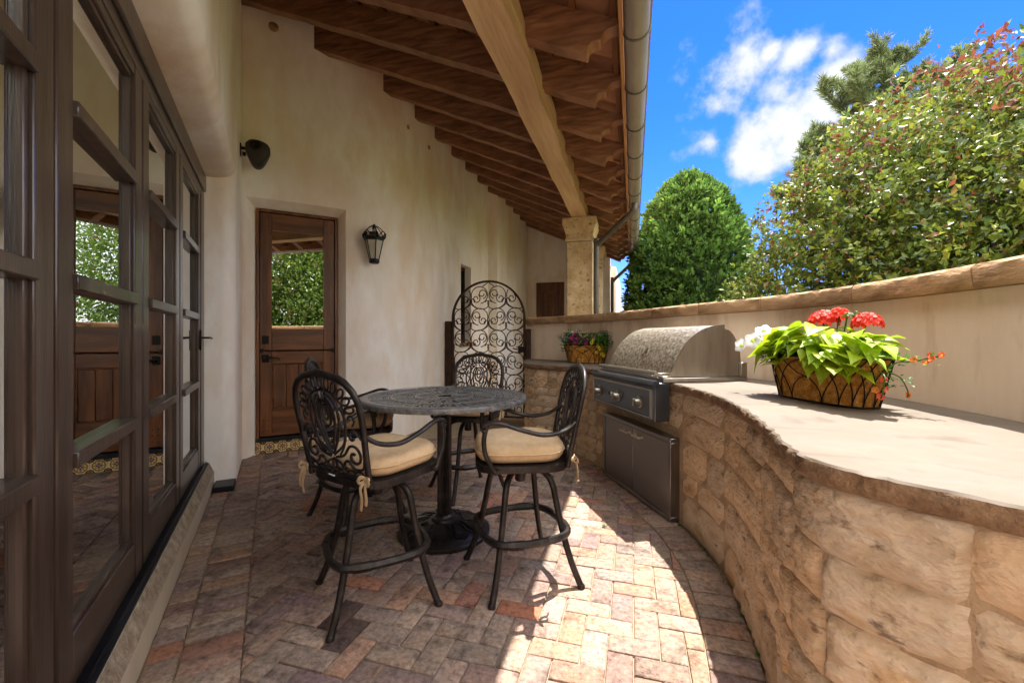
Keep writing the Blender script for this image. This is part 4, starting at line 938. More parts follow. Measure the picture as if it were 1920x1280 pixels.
# ------------------------------------------------------------------ swivel bar chairs
def backpt(x, t, off=0):        # x across, t height above the seat, on the gently reclined and hollowed back
    return Vector((x, -.215-.19*t-.045*t*t-.16*(.06-x*x)+off, .655+t))
def outline(t):                 # half width of the back at height t
    return np.interp(t, [0, .1, .2, .28, .34, .39, .43, .455, .465], [.205, .211, .219, .225, .221, .200, .158, .090, .0])
def make_chair():
    root = bpy.data.objects.new('bar_chair', None); COL.objects.link(root); root.empty_display_size = .1
    leg = bpy.data.objects.new('turning_axis', None)
    c = MB(); sq = []
    for i in range(32):
        a = 2*PI*i/32; ca, sa = math.cos(a), math.sin(a); sq.append((.245*math.copysign(abs(ca)**.45, ca), .01+.235*math.copysign(abs(sa)**.45, sa)))
    c.prism(sq, .612, .646); c.cbox(-.1, .1, -.1, .1, .598, .612, .004); c.build('seat_frame', M['cast'], root)
    # cushion: plump, piped
    c = MB(); nr, na = 9, 40; vs = []
    lev = [(.0, .652), (.80, .650), (.97, .656), (1.03, .675), (1.05, .698), (1.03, .720), (.95, .738), (.8, .748), (.55, .754), (.0, .757)]
    for s_, z in lev:
        for i in range(na):
            a = 2*PI*i/na; ca, sa = math.cos(a), math.sin(a); w_ = .5
            x = .222*s_*math.copysign(abs(ca)**w_, ca); y = .012+.222*s_*math.copysign(abs(sa)**w_, sa)
            if y < -.12: x *= 1-.16*max(0, (-y-.12)/.1)
            vs.append((x+.003*fbm((x*14, y*14, z*9), 2), y, z+.006*fbm((x*6, y*6, 1), 2)*(1 if z > .7 else 0)))
    c.add(vs, [(i*na+j, i*na+(j+1) % na, (i+1)*na+(j+1) % na, (i+1)*na+j) for i in range(len(lev)-1) for j in range(na)])
    cu = c.build('cushion', M['cushion'], root, True, 60)
    c = MB(); c.tube([(v[0]*1.004, v[1]*1.004, v[2]) for v in vs[4*na:5*na]], .004, 6, closed=True); c.build('piping', M['cushion'], cu)
    # back frame and cast scrolls
    c = MB(); tt = list(np.linspace(-.03, .465, 26)); L_ = [backpt(-outline(max(t, 0)), t) for t in tt]; Rr = [backpt(outline(max(t, 0)), t) for t in tt[::-1]][1:]
    c.tube(L_+Rr, .0165, 8, up=(0, 1, 0), flat=.8); bf = c.build('back_frame', M['cast'], root, True, 60)
    c = MB()
    def sc2(pts, r=.0075, mir=True):
        p = catmull([(x, t, 0) for x, t in pts], .012)
        for s_ in ((-1, 1) if mir else (1,)): c.tube([backpt(q.x*s_, q.y) for q in p], r*.84, 5, taper=lambda t: 1.0)
    def el2(x, t, a, b_, rot=0, r=.006):
        c.tube([backpt(x+a*math.cos(q)*math.cos(rot)-b_*math.sin(q)*math.sin(rot), t+a*math.cos(q)*math.sin(rot)+b_*math.sin(q)*math.cos(rot)) for q in np.linspace(0, 2*PI, 14, endpoint=False)], r*.84, 5, closed=True)
    for i in range(11):           # chain of rings under the arch
        a = PI*(.06+.88*i/10); x, t = .163*math.cos(a), .285+.138*math.sin(a); el2(x, t, .027, .015, a)
    arch = [(.198, .245)]+[(.128*math.cos(a), .285+.104*math.sin(a)) for a in np.linspace(.02, PI/2, 8)]
    sc2(arch[1:], .0065)
    el2(0, .285, .034, .060, 0, .008); el2(0, .29, .016, .036, 0, .007)
    sc2([(.006, .10), (.05, .17), (.078, .25), (.074, .32), (.045, .36), (.02, .372)], .008); sc2([(.004, .12), (.03, .18), (.05, .25), (.046, .32), (.02, .352)], .0075)
    sc2([(.01, .095), (.085, .15), (.112, .22), (.115, .28), (.10, .32)], .008)
    sc2([(.205, .18), (.17, .215), (.14, .215), (.13, .19), (.145, .175), (.158, .185)], .0075); sc2([(.16, .24), (.175, .26), (.165, .285), (.145, .28), (.145, .262)], .006)
    sc2([(.02, .085), (.075, .10), (.12, .145), (.155, .145), (.178, .115), (.17, .08), (.14, .07), (.118, .088), (.125, .112), (.145, .11)], .008)
    sc2([(.20, .10), (.185, .055), (.15, .04), (.12, .05), (.10, .075), (.075, .07), (.065, .05), (.08, .04)], .0075)
    sc2([(.0, .075), (.04, .06), (.055, .04), (.04, .028), (.02, .035), (.012, .055)], .007); el2(0, .055, .013, .022)
    for x in (-.155, -.105, -.055, 0, .055, .105, .155): el2(x, .022, .024, .012, 0, .0055)
    sc2([(-.205, .004), (-.1, .002), (0, .0), (.1, .002), (.205, .004)], .009, False); sc2([(.08, .25), (.10, .2), (.085, .14), (.05, .1)], .006)
    c.build('back_scrollwork', M['cast'], bf, True, 60)
    for s_ in (-1, 1):
        c = MB(); a0 = backpt(.214, .205)
        pth = [(s_*.212, a0.y, a0.z), (s_*.238, -.19, .815), (s_*.258, -.09, .800), (s_*.264, .02, .825), (s_*.262, .12, .858), (s_*.258, .175, .862), (s_*.255, .21, .845), (s_*.255, .208, .825), (s_*.255, .192, .825)]
        c.tube(catmull(pth, .015), .0155, 8, up=(0, 0, 1), flat=.72)
        c.tube(catmull([(s_*.257, .19, .85), (s_*.258, .205, .79), (s_*.256, .20, .72), (s_*.252, .175, .66), (s_*.25, .16, .63), (s_*.25, .145, .622), (s_*.25, .135, .635)], .015), .0125, 8)
        c.build('arm', M['cast'], root, True, 60)
    for s_ in (-1, 1):
        c = MB(); bx_ = Vector((s_*.212, -.235, .668)); u_ = dict(up=(0, 1, 0), flat=.28)
        for sg in (-1, 1):
            c.tube(catmull([bx_, bx_+Vector((sg*.02, -.015, .012)), bx_+Vector((sg*.034, -.02, -.006)), bx_+Vector((sg*.02, -.014, -.016)), bx_], .008), .009, 6, **u_)
        c.tube(catmull([bx_, bx_+Vector((.012*s_, -.02, -.03)), bx_+Vector((.022*s_, -.022, -.075)), bx_+Vector((.016*s_, -.02, -.10))], .01), .009, 6, **u_); c.tube(catmull([bx_, bx_+Vector((-.014*s_, -.022, -.03)), bx_+Vector((-.004*s_, -.024, -.08)), bx_+Vector((-.012*s_, -.022, -.125))], .01), .009, 6, **u_)
        c.lathe([(0, -.012), (.010, -.008), (.013, 0), (.010, .008), (0, .012)], 8, Matrix.Translation(bx_)); c.build('cushion_tie', M['cushion'], root)
    return root
def make_base(rz, root):        # legs do not turn with the seat
    parts = []
    Mz = Matrix.Rotation(rz, 4, 'Z')
    for i in range(4):
        M_ = Mz @ Matrix.Rotation(PI/2*i, 4, 'Z'); c = MB()
        p = catmull([(.02, 0, .575), (.07, 0, .578), (.135, 0, .562), (.178, 0, .515), (.198, 0, .44), (.222, 0, .33), (.252, 0, .22), (.285, 0, .12), (.318, 0, .045), (.340, 0, .0)], .03)
        c.tube([M_ @ q for q in p], .0165, 8); c.lathe([(.019, 0), (.019, .012), (.014, .02)], 10, M_ @ Matrix.Translation((.338, 0, 0))); c.build('leg', M['cast'], root, True, 50)
    c = MB(); ringp = []
    for i in range(64):
        a = 2*PI*i/64; r = .256/((abs(math.cos(a))**3.2+abs(math.sin(a))**3.2)**(1/3.2))*.0+.262-.035*abs(math.sin(2*a))**1.5; ringp.append(Mz @ Vector((r*math.cos(a), r*math.sin(a), .262)))
    c.tube(ringp, .017, 6, closed=True, up=(0, 0, 1), flat=1.15); 
    for i in range(8):
        a = PI/4*i+PI/8; seg = [ringp[int((a+d_)/(2*PI)*64) % 64] for d_ in (-.18, -.09, 0, .09, .18)]
        if i % 2 == 0: c.tube(seg, .0195, 6, up=(0, 0, 1), flat=1.15)
    c.build('foot_ring', M['cast'], root, True, 50)
    c = MB(); c.lathe([(.026, .50), (.030, .505), (.030, .565), (.05, .575), (.055, .598), (.0, .6)], 16); c.build('swivel_hub', M['cast'], root, True, 40)
GRP = 'bar chairs round the table'
proto_chair = make_chair()
def place(x, y, f, foot, lab, first=False):
    o = proto_chair if first else copy_tree(proto_chair)
    rz = math.atan2(-f[0], f[1]); o.location = (x, y, 0); o.rotation_euler = (0, 0, rz); tag(o, lab, 'chair', GRP); todo.append((o, foot-rz)); return o
todo = []
c1 = place(-1.224, 1.856, (.27, .96), 0, 'bar chair seen from behind with white care label on its tan cushion', True)
c2 = place(-.585, 2.237, (-.93, -.36), R(-9), 'bar chair beside the sunlit bricks with its back to the grill')
c3 = place(-1.325, 3.33, (.03, -1), R(2), 'bar chair on the far side of the table in front of the iron gate')
c4 = place(-1.91, 2.66, (.86, .5), R(20), 'bar chair by the brown door mostly hidden behind the nearest chair')
for o, a in todo: make_base(a, o)
lb = MB(); cm_ = [(-.055, -.214, .667), (-.005, -.216, .662), (-.004, -.236, .646), (-.048, -.236, .650)]; lb.add(cm_, [(0, 1, 2, 3)]); lb.build('care_label', M['white'], c1, False)
# ------------------------------------------------------------------ flower baskets
random.seed(31)
def heart(s=1, fold=.25, droop=.3):      # heart-shaped leaf along +x, base at origin
    half = [(0, .0), (-.10, .18), (-.06, .36), (.10, .44), (.32, .40), (.56, .26), (.80, .10), (1.0, 0)]
    mid = [(0, 0), (.0, 0), (.08, 0), (.2, 0), (.38, 0), (.58, 0), (.80, 0), (1.0, 0)]
    mb = MB()
    def pt(x, y): return Vector((x, y, fold*abs(y)*(1-.3*x)-droop*max(0, x)**2+.05*math.sin(6*x)*abs(y)))*s
    for sg in (1, -1):
        v = [pt(x, y*sg) for x, y in half]+[pt(x, 0) for x, _ in mid]; n = len(half)
        mb.add(v, [(i, i+1, n+i+1, n+i) for i in range(n-1)])
    return mb
def basket(name_label, loc, rz, L_, W_, Hh, taper, rim_drop=0):
    o = thing('flower_basket', name_label, 'planter', loc, rz, None)
    def plan(a, s_): ca, sa = math.cos(a), math.sin(a); return (L_/2*s_*math.copysign(abs(ca)**.62, ca), W_/2*(.6+.4*s_)*s_**.3*math.copysign(abs(sa)**.75, sa))
    def P_(a, t, off=0): x, y = plan(a, taper+(1-taper)*t); k = 1+off/max(.05, math.hypot(x, y)); return Vector((x*k, y*k, .006+t*Hh))
    c = MB(); na = 56; lv = [0, .02, .2, .4, .6, .8, .96, 1.0]
    vs = []
    for t in lv:
        for i in range(na):
            a = 2*PI*i/na; p = P_(a, t); vs.append(p*Vector((1, 1, 1)).x+Vector((.003*fbm((a*6, t*9, 1), 3), .003*fbm((a*6, t*9, 7), 3), 0)))
    vs += [Vector((v.x*.93, v.y*.9, v.z-.004)) for v in vs[-na:]]; vs += [Vector((v.x*.93, v.y*.9, Hh*.82)) for v in vs[(len(lv)-1)*na:len(lv)*na]]
    m_ = len(vs)//na
    c.add(vs, [(i*na+j, i*na+(j+1) % na, (i+1)*na+(j+1) % na, (i+1)*na+j) for i in range(m_-1) for j in range(na)]+[tuple(range(na-1, -1, -1)), tuple(range((m_-1)*na, m_*na))]); c.build('coco_liner', M['coco'], o, True, 60)
    f = MB(); A = [2*PI*i/80 for i in range(80)]
    f.tube([P_(a, 1.0, .008) for a in A], .0042, 6, closed=True); f.tube([P_(a, 0, .008) for a in A], .0042, 6, closed=True)
    nar = 18
    for i in range(nar):
        a0 = 2*PI*i/nar
        for sg in (1, -1):
            f.tube([P_(a0+sg*(2*PI/nar)*1.55*(t**1.9), t, .0085) for t in np.linspace(0, 1, 9)], .0027, 5)
    f.build('wire_frame', M['black'], o, True, 60)
    return o
def flower_head(name, parent, loc, r, n, col, size, dome=.75):
    mb = MB()
    for i in range(n):
        z = 1-(i+.5)/n*1.25; a = 2.39996*i; s_ = math.sqrt(max(.05, 1-z*z)); c = Vector((s_*math.cos(a), s_*math.sin(a), z*dome))*r*random.uniform(.85, 1.08); nrm_ = Vector((c.x, c.y, c.z+.3*r)).normalized()
        u_ = nrm_.orthogonal().normalized(); w_ = nrm_.cross(u_); rot = random.uniform(0, 6.28); g = random.uniform(.75, 1.2); cc = (col[0]*g, col[1]*g, col[2]*g, 1)
        for k in range(5):
            b0 = rot+2*PI*k/5; d0, d1, dm = b0-.5, b0+.5, b0
            def q(a_, rr_, h): return c+(u_*math.cos(a_)+w_*math.sin(a_))*size*rr_+nrm_*size*h
            mb.add([c, q(d0, .75, .25), q(dm, 1.05, .12), q(d1, .75, .25)], [(0, 1, 2, 3)], cc)
    o = mb.build(name, M['petal'], parent, True, None); o.location = loc; return o
def trumpet(name, parent, loc, d, r, col, throat=(.55, .6, .12)):     # petunia: flared five-lobed funnel
    mb = MB(); d = Vector(d).normalized(); u_ = d.orthogonal().normalized(); w_ = d.cross(u_); n = 20; rows = []
    for t, rr_, h in ((0, .06, -.9), (.3, .14, -.55), (.6, .3, -.2), (.85, .75, 0), (1, 1.0, -.02)):
        ring_ = []
        for i in range(n):
            a = 2*PI*i/n; lobe = 1+.10*math.cos(5*a)*t; ring_.append(Vector((0, 0, 0))+(u_*math.cos(a)+w_*math.sin(a))*rr_*r*lobe+d*(h*r+.07*r*math.sin(5*a+1)*t))
        rows.append(ring_)
    for k in range(4):
        c_ = (*throat, 1) if k < 2 else (*col, 1)
        mb.add(rows[k]+rows[k+1], [(i, (i+1) % n, n+(i+1) % n, n+i) for i in range(n)], c_)
    o = mb.build(name, M['petal'], parent, True, None); o.location = loc; return o
def small_leaves(mb, c, n, r, s_, cols, up=.3):
    for _ in range(n):
        p = Vector(c)+Vector([max(-1.7*q, min(1.7*q, random.gauss(0, q))) for q in r]); a = random.uniform(0, 6.28); d = Vector((math.cos(a), math.sin(a), random.uniform(-.4, .9))).normalized()
        side_ = d.cross(Vector((0, 0, 1))).normalized(); up_ = side_.cross(d); l_ = s_*random.uniform(.6, 1.3); g = random.uniform(.7, 1.3); k = random.choice(cols)
        mb.add([p, p+d*l_*.45+side_*l_*.3+up_*l_*.1, p+d*l_, p+d*l_*.45-side_*l_*.3+up_*l_*.1], [(0, 1, 2, 3)], (k[0]*g, k[1]*g, k[2]*g, 1))
# --- near basket on the sunlit counter
B1 = Vector((.915, 2.46, .956)); B1R = math.atan2(-.91, .41)
b1 = basket('wire and coco basket with lime leaves and red flowers on the sunlit counter', B1, B1R, .60, .22, .215, .80)
def b1p(x, y, z): return Matrix.Translation(B1) @ Matrix.Rotation(B1R, 4, 'Z') @ Vector((x, y, z))
vine = thing('sweet_potato_vine', 'lime green heart leaved vine spilling over the sunlit basket', 'plant', b1p(0, 0, .17), B1R)
lm = [heart(1, f, d).mesh('leaf', M['lime'], True, None) for f, d in ((.25, .35), (.12, .55), (.4, .2))]
random.seed(5)
for i in range(135):
    x = random.uniform(-.25, .34); 
    yy_ = random.uniform(-.15, .13); fr_ = random.random()
    if fr_ < .55: yy_ = -random.uniform(.07, .16)       # patio side in local coordinates
    a = math.atan2(yy_-.0, (x)*1.1)+random.uniform(-.5, .5) if fr_ < .75 else random.uniform(0, 6.28)
    z = .03+.125*random.random()+.06*(1-abs(x)/.36)-(.06 if yy_ < -.12 else 0)
    o = link('leaf', lm[i % 3], vine); o.location = (x, yy_, z); s_ = random.uniform(.055, .125); o.scale = (s_, s_*1.05, s_)
    o.rotation_euler = (random.uniform(-.35, .35), random.uniform(-.2, .75) if yy_ < -.1 else random.uniform(-.45, .4), a)
    g = random.uniform(.8, 1.3); o.color = (g*random.uniform(.95, 1.2), g, g*.8, 1)
st = MB()
for i in range(36):
    x, y = random.uniform(-.24, .28), random.uniform(-.08, .08); st.tube(catmull([(x*.8, y*.6, -.02), (x, y, .05), (x*1.12, y*1.4, .09)], .03), .003, 5)
st.build('stem', M['leafg'], vine)
fill = MB(); small_leaves(fill, (.0, 0, .055), 520, (.15, .06, .035), .05, [(.8, 1.0, .6), (.5, .8, .5), (1.2, 1.3, .5)]); small_leaves(fill, (-.24, 0, .06), 260, (.05, .05, .035), .04, [(.6, .9, .6), (.9, 1, .8)])
tag(fill.build('small_leaf', M['leafg'], vine, False), kind='stuff')
RED = (.80, .045, .018)
ger = thing('red_geranium', 'red geranium with two round flower heads rising above the lime leaves', 'plant', b1p(0, .03, .17), B1R)
flower_head('flower_head', ger, (-.055, .02, .235), .056, 30, RED, .029, .7); flower_head('flower_head', ger, (.005, .05, .258), .036, 16, RED, .027, .7); flower_head('flower_head', ger, (.155, .04, .215), .050, 26, RED, .027, .7)
st = MB()
for p in ((-.055, .02, .23), (.005, .05, .25), (.155, .04, .21), (.11, .02, .25), (.065, .03, .24)): st.tube(catmull([(p[0]*.6, 0, 0), (p[0]*.85, p[1]*.6, p[2]*.6), p], .03), .0035, 6)
st.build('stem', M['leafg'], ger)
bd = MB()
for c_ in ((.11, .02, .255), (.065, .03, .245)):
    for _ in range(26): small_leaves(bd, c_, 1, (.012, .012, .006), .02, [(.7, .9, .4)])
bd.build('flower_bud', M['leafg'], ger, False)
wp = thing('white_petunia', 'white trumpet petunias at the grill end of the sunlit basket', 'plant', b1p(-.27, 0, .17), B1R)
Mi = Matrix.Rotation(-B1R, 3, 'Z')
def wl(d): return Mi @ Vector(d)
for (x, y, z, d, r) in ((-.07, -.13, .13, (-.5, -.8, .3), .044), (-.06, -.07, .185, (-.3, -.6, .7), .044), (-.16, -.14, .10, (-.9, -.6, .2), .040), (.045, .0, .175, (.1, -.4, .9), .03), (.01, -.10, .145, (-.2, -.8, .5), .032), (-.11, .0, .15, (-.7, -.3, .5), .034)):
    trumpet('flower', wp, (x, y, z), wl(d), r, (.92, .93, .95))
st = MB()
for i in range(9): x, y = random.uniform(-.08, .05), random.uniform(-.08, .05); st.tube([(x*.3, y*.3, -.01), (x*.8, y*.8, .06), (x, y, .10)], .003, 5)
st.build('stem', M['leafg'], wp); lv_ = MB(); small_leaves(lv_, (-.02, -.02, .05), 200, (.045, .05, .03), .03, [(.55, .9, .5), (.8, 1, .6)]); tag(lv_.build('small_leaf', M['leafg'], wp, False), kind='stuff')
ow = thing('orange_calibrachoa', 'trailing orange flowers hanging from the near end of the sunlit basket', 'plant', b1p(.29, 0, .17), B1R)
st = MB(); st.tube(catmull([(0, 0, .0), (.04, .02, .04), (.08, .045, .045), (.12, .065, .06), (.15, .08, .07)], .02), .003, 5); st.tube(catmull([(0, -.02, 0), (.05, -.05, -.02), (.055, -.065, -.08), (.05, -.07, -.11)], .02), .003, 5); st.tube(catmull([(0, 0, 0), (.06, .01, -.02), (.085, .02, -.08), (.08, .02, -.1)], .02), .0025, 5); st.build('stem', M['leafg'], ow)
OR = (.85, .17, .05)
for (x, y, z) in ((.155, .085, .075), (.125, .07, .075), (.14, .06, .06), (.11, .07, .045), (.09, .04, .055), (.05, -.07, -.10), (.03, -.075, -.075), (.06, -.06, -.07), (.085, .02, -.09), (.045, -.05, -.03)): trumpet('flower', ow, (x, y, z), (random.uniform(-.5, .8), -1, random.uniform(0, .6)), .014, (OR[0], OR[1]*random.uniform(.5, 1.5), OR[2]), (.8, .5, .1))
lv_ = MB()
for c_ in ((.06, .03, .05), (.11, .06, .06), (.04, -.05, -.05), (.07, .01, -.04), (.02, -.02, 0)): small_leaves(lv_, c_, 16, (.025, .02, .015), .022, [(.8, 1.1, .5)])
tag(lv_.build('small_leaf', M['leafg'], ow, False), kind='stuff')
# --- far basket in the corner of the counter
B2 = Vector((-.56, 5.36, .956)); B2R = math.atan2(-.28, 1)
b2 = basket('wire and coco basket of mixed purple flowers in the shaded corner', B2, B2R, .56, .26, .22, .78)
def b2p(x, y, z): return Matrix.Translation(B2) @ Matrix.Rotation(B2R, 4, 'Z') @ Vector((x, y, z))
pp = thing('purple_petunia', 'magenta and purple petunias in the middle of the far basket', 'plant', b2p(0, 0, .18), B2R)
MAG = [(.42, .01, .16), (.50, .02, .20), (.30, .01, .22), (.16, .01, .10)]
random.seed(8)
for i in range(16):
    x = random.uniform(-.17, .04); z = .03+.15*random.random(); trumpet('flower', pp, (x, -.06-.05*random.random(), z), (random.uniform(-.4, .4), -1, random.uniform(-.1, .5)), random.uniform(.020, .028), MAG[i % 4], (.10, .01, .05))
trumpet('flower', pp, (-.22, -.05, .0), (-.6, -1, -.2), .026, MAG[1], (.1, .01, .05)); trumpet('flower', pp, (-.20, -.02, .16), (-.3, -1, .4), .022, MAG[3], (.05, .01, .03))
lv_ = MB(); small_leaves(lv_, (0, 0, .07), 1500, (.16, .07, .065), .036, [(.5, .8, .5), (.7, 1, .6), (.4, .65, .45)]); tag(lv_.build('small_leaf', M['leafg'], pp, False), kind='stuff')
yc = thing('yellow_calibrachoa', 'small yellow flowers at the grill end of the far basket', 'plant', b2p(.15, -.04, .18), B2R)
YE = (.85, .55, .03)
for (x, y, z) in ((-.19, -.08, .01), (.07, -.07, .0), (.05, -.09, .03), (-.02, -.06, .10), (.09, -.06, -.06), (.11, -.05, -.08), (.04, -.09, -.04), (-.03, -.08, .07), (.08, -.04, .04)): trumpet('flower', yc, (x, y, z), (random.uniform(-.3, .3), -1, .3), .021, YE, (.45, .25, .02))
lv_ = MB(); small_leaves(lv_, (.05, -.04, .03), 420, (.06, .05, .06), .03, [(1.2, 1.25, .5), (.9, 1.1, .5)]); tag(lv_.build('small_leaf', M['leafg'], yc, False), kind='stuff')
for nm, lab, base, sp_, colr in (('white_angelonia', 'tall stems of small white flowers at the left of the far basket', (-.18, .0, .18), [(-.14, -.02, .10), (-.20, .0, .16), (-.10, .02, .20), (-.05, .0, .22), (-.02, .03, .18), (.06, .02, .22)], (.62, .68, .66)),
                                ('white_snapdragon', 'sunlit white flower spikes beside the grill hood', (.20, .0, .18), [(.09, -.02, .20), (.12, .0, .13), (.06, .02, .17), (.15, -.03, .07), (.02, .03, .2), (-.04, .04, .2)], (.95, .95, .9))):
    t = thing(nm, lab, 'plant', b2p(*base), B2R); st = MB(); fl_ = MB(); lv_ = MB()
    for p in sp_:
        path = catmull([(0, 0, 0), (p[0]*.5, p[1]*.5, p[2]*.55), p], .015); st.tube(path, .003, 5)
        for q in path[2:]: small_leaves(lv_, q, 7, (.02, .02, .015), .032, [(.6, .85, .5), (.9, 1.0, .7)])
        for q in path[len(path)//2:]: small_leaves(fl_, q, 8, (.014, .014, .012), .022, [colr])
    st.build('stem', M['leafg'], t); tag(lv_.build('small_leaf', M['leafg'], t, False), kind='stuff'); tag(fl_.build('flower', M['petal'], t, False), kind='stuff')

# ------------------------------------------------------------------ trees
def blades(P_, D, L_, Wd, col, curl=.25):     # arrays: one folded diamond leaf each
    n = len(P_); ref = rng.normal(size=(n, 3)); D = D/np.linalg.norm(D, axis=1, keepdims=True); S_ = np.cross(D, ref); S_ /= np.linalg.norm(S_, axis=1, keepdims=True); U_ = np.cross(S_, D)
    L_ = L_[:, None]; Wd = Wd[:, None]
    a, tip = P_, P_+D*L_+U_*L_*-curl*.6; m1, m2 = P_+D*L_*.5+S_*Wd+U_*L_*curl*.2, P_+D*L_*.5-S_*Wd+U_*L_*curl*.2; mid_ = P_+D*L_*.52-U_*L_*.06
    V = np.stack([a, m1, tip, m2, mid_], 1).reshape(-1, 3); i = np.arange(n)[:, None]*5
    F = np.concatenate([i+np.array([[0, 1, 4]]), i+np.array([[1, 2, 4]]), i+np.array([[2, 3, 4]]), i+np.array([[3, 0, 4]])], 1).reshape(-1, 3)
    return V, F, np.repeat(col, 4, 0)
def noise_at(P_, sc): return np.array([noise.noise(Vector(p)*sc) for p in P_])
# clipped juniper: dome on a cylinder of upright sprays
def juniper(loc, Rr, H_, n, label, cat='shrub', group=None, sz=.085):
    t = thing('juniper', label, cat, loc, 0, group)
    N0 = n; n = n//13; u = rng.random(n); z = H_*u**.95; th = rng.random(n)*2*PI
    prof = lambda zz: Rr*np.clip(1-np.clip((zz/H_-.22)/.78, 0, 1)**2.5, 0, 1)**.58
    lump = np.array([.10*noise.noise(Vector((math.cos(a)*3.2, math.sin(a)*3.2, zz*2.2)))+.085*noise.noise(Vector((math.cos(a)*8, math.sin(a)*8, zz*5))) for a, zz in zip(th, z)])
    top = rng.random(n) < .16; 
    depth = -.16*rng.random(n)**2
    r = np.maximum(0, prof(z)*(1+.0*lump)+lump*1.5+depth); rt = Rr*.95*np.sqrt(rng.random(n)); zt = H_*(.22+.78*np.clip(1-np.clip(rt/Rr, 0, 1)**(1/.58), 0, 1)**(1/2.5))+lump*.8
    r = np.where(top, rt, r); z = np.where(top, zt, z)
    P_ = np.stack([r*np.cos(th), r*np.sin(th), z], 1); out = np.stack([np.cos(th), np.sin(th), np.zeros(n)], 1)
    TD = out*.8+np.array([0, 0, .8])+rng.normal(size=(n, 3))*.40; TD /= np.linalg.norm(TD, axis=1, keepdims=True); tone = .60+.8*rng.random(n)**1.3; rep = np.repeat(np.arange(n), 13); n = len(rep)
    P_ = P_[rep]+TD[rep]*(rng.random((n, 1))*1.6-.5)*sz*1.3+rng.normal(size=(n, 3))*sz*.28; D = TD[rep]+rng.normal(size=(n, 3))*.33; lump = lump[rep]; tone = tone[rep]
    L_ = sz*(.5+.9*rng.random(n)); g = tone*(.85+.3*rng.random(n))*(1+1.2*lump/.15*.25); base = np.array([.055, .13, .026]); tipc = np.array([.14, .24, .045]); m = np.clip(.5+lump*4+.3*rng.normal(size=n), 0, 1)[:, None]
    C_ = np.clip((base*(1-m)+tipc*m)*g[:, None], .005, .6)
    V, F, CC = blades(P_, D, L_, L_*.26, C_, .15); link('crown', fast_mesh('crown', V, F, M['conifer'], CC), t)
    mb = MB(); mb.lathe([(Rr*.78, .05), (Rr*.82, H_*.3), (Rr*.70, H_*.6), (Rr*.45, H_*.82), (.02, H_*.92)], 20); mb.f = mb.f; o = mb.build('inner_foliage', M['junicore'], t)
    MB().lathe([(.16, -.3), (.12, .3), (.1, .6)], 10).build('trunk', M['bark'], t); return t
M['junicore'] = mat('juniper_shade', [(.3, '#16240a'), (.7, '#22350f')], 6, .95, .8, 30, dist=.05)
juniper((1.15, 9.75, -.3), 1.27, 4.95, 80000, 'dense dome clipped green juniper rising behind the patio wall')
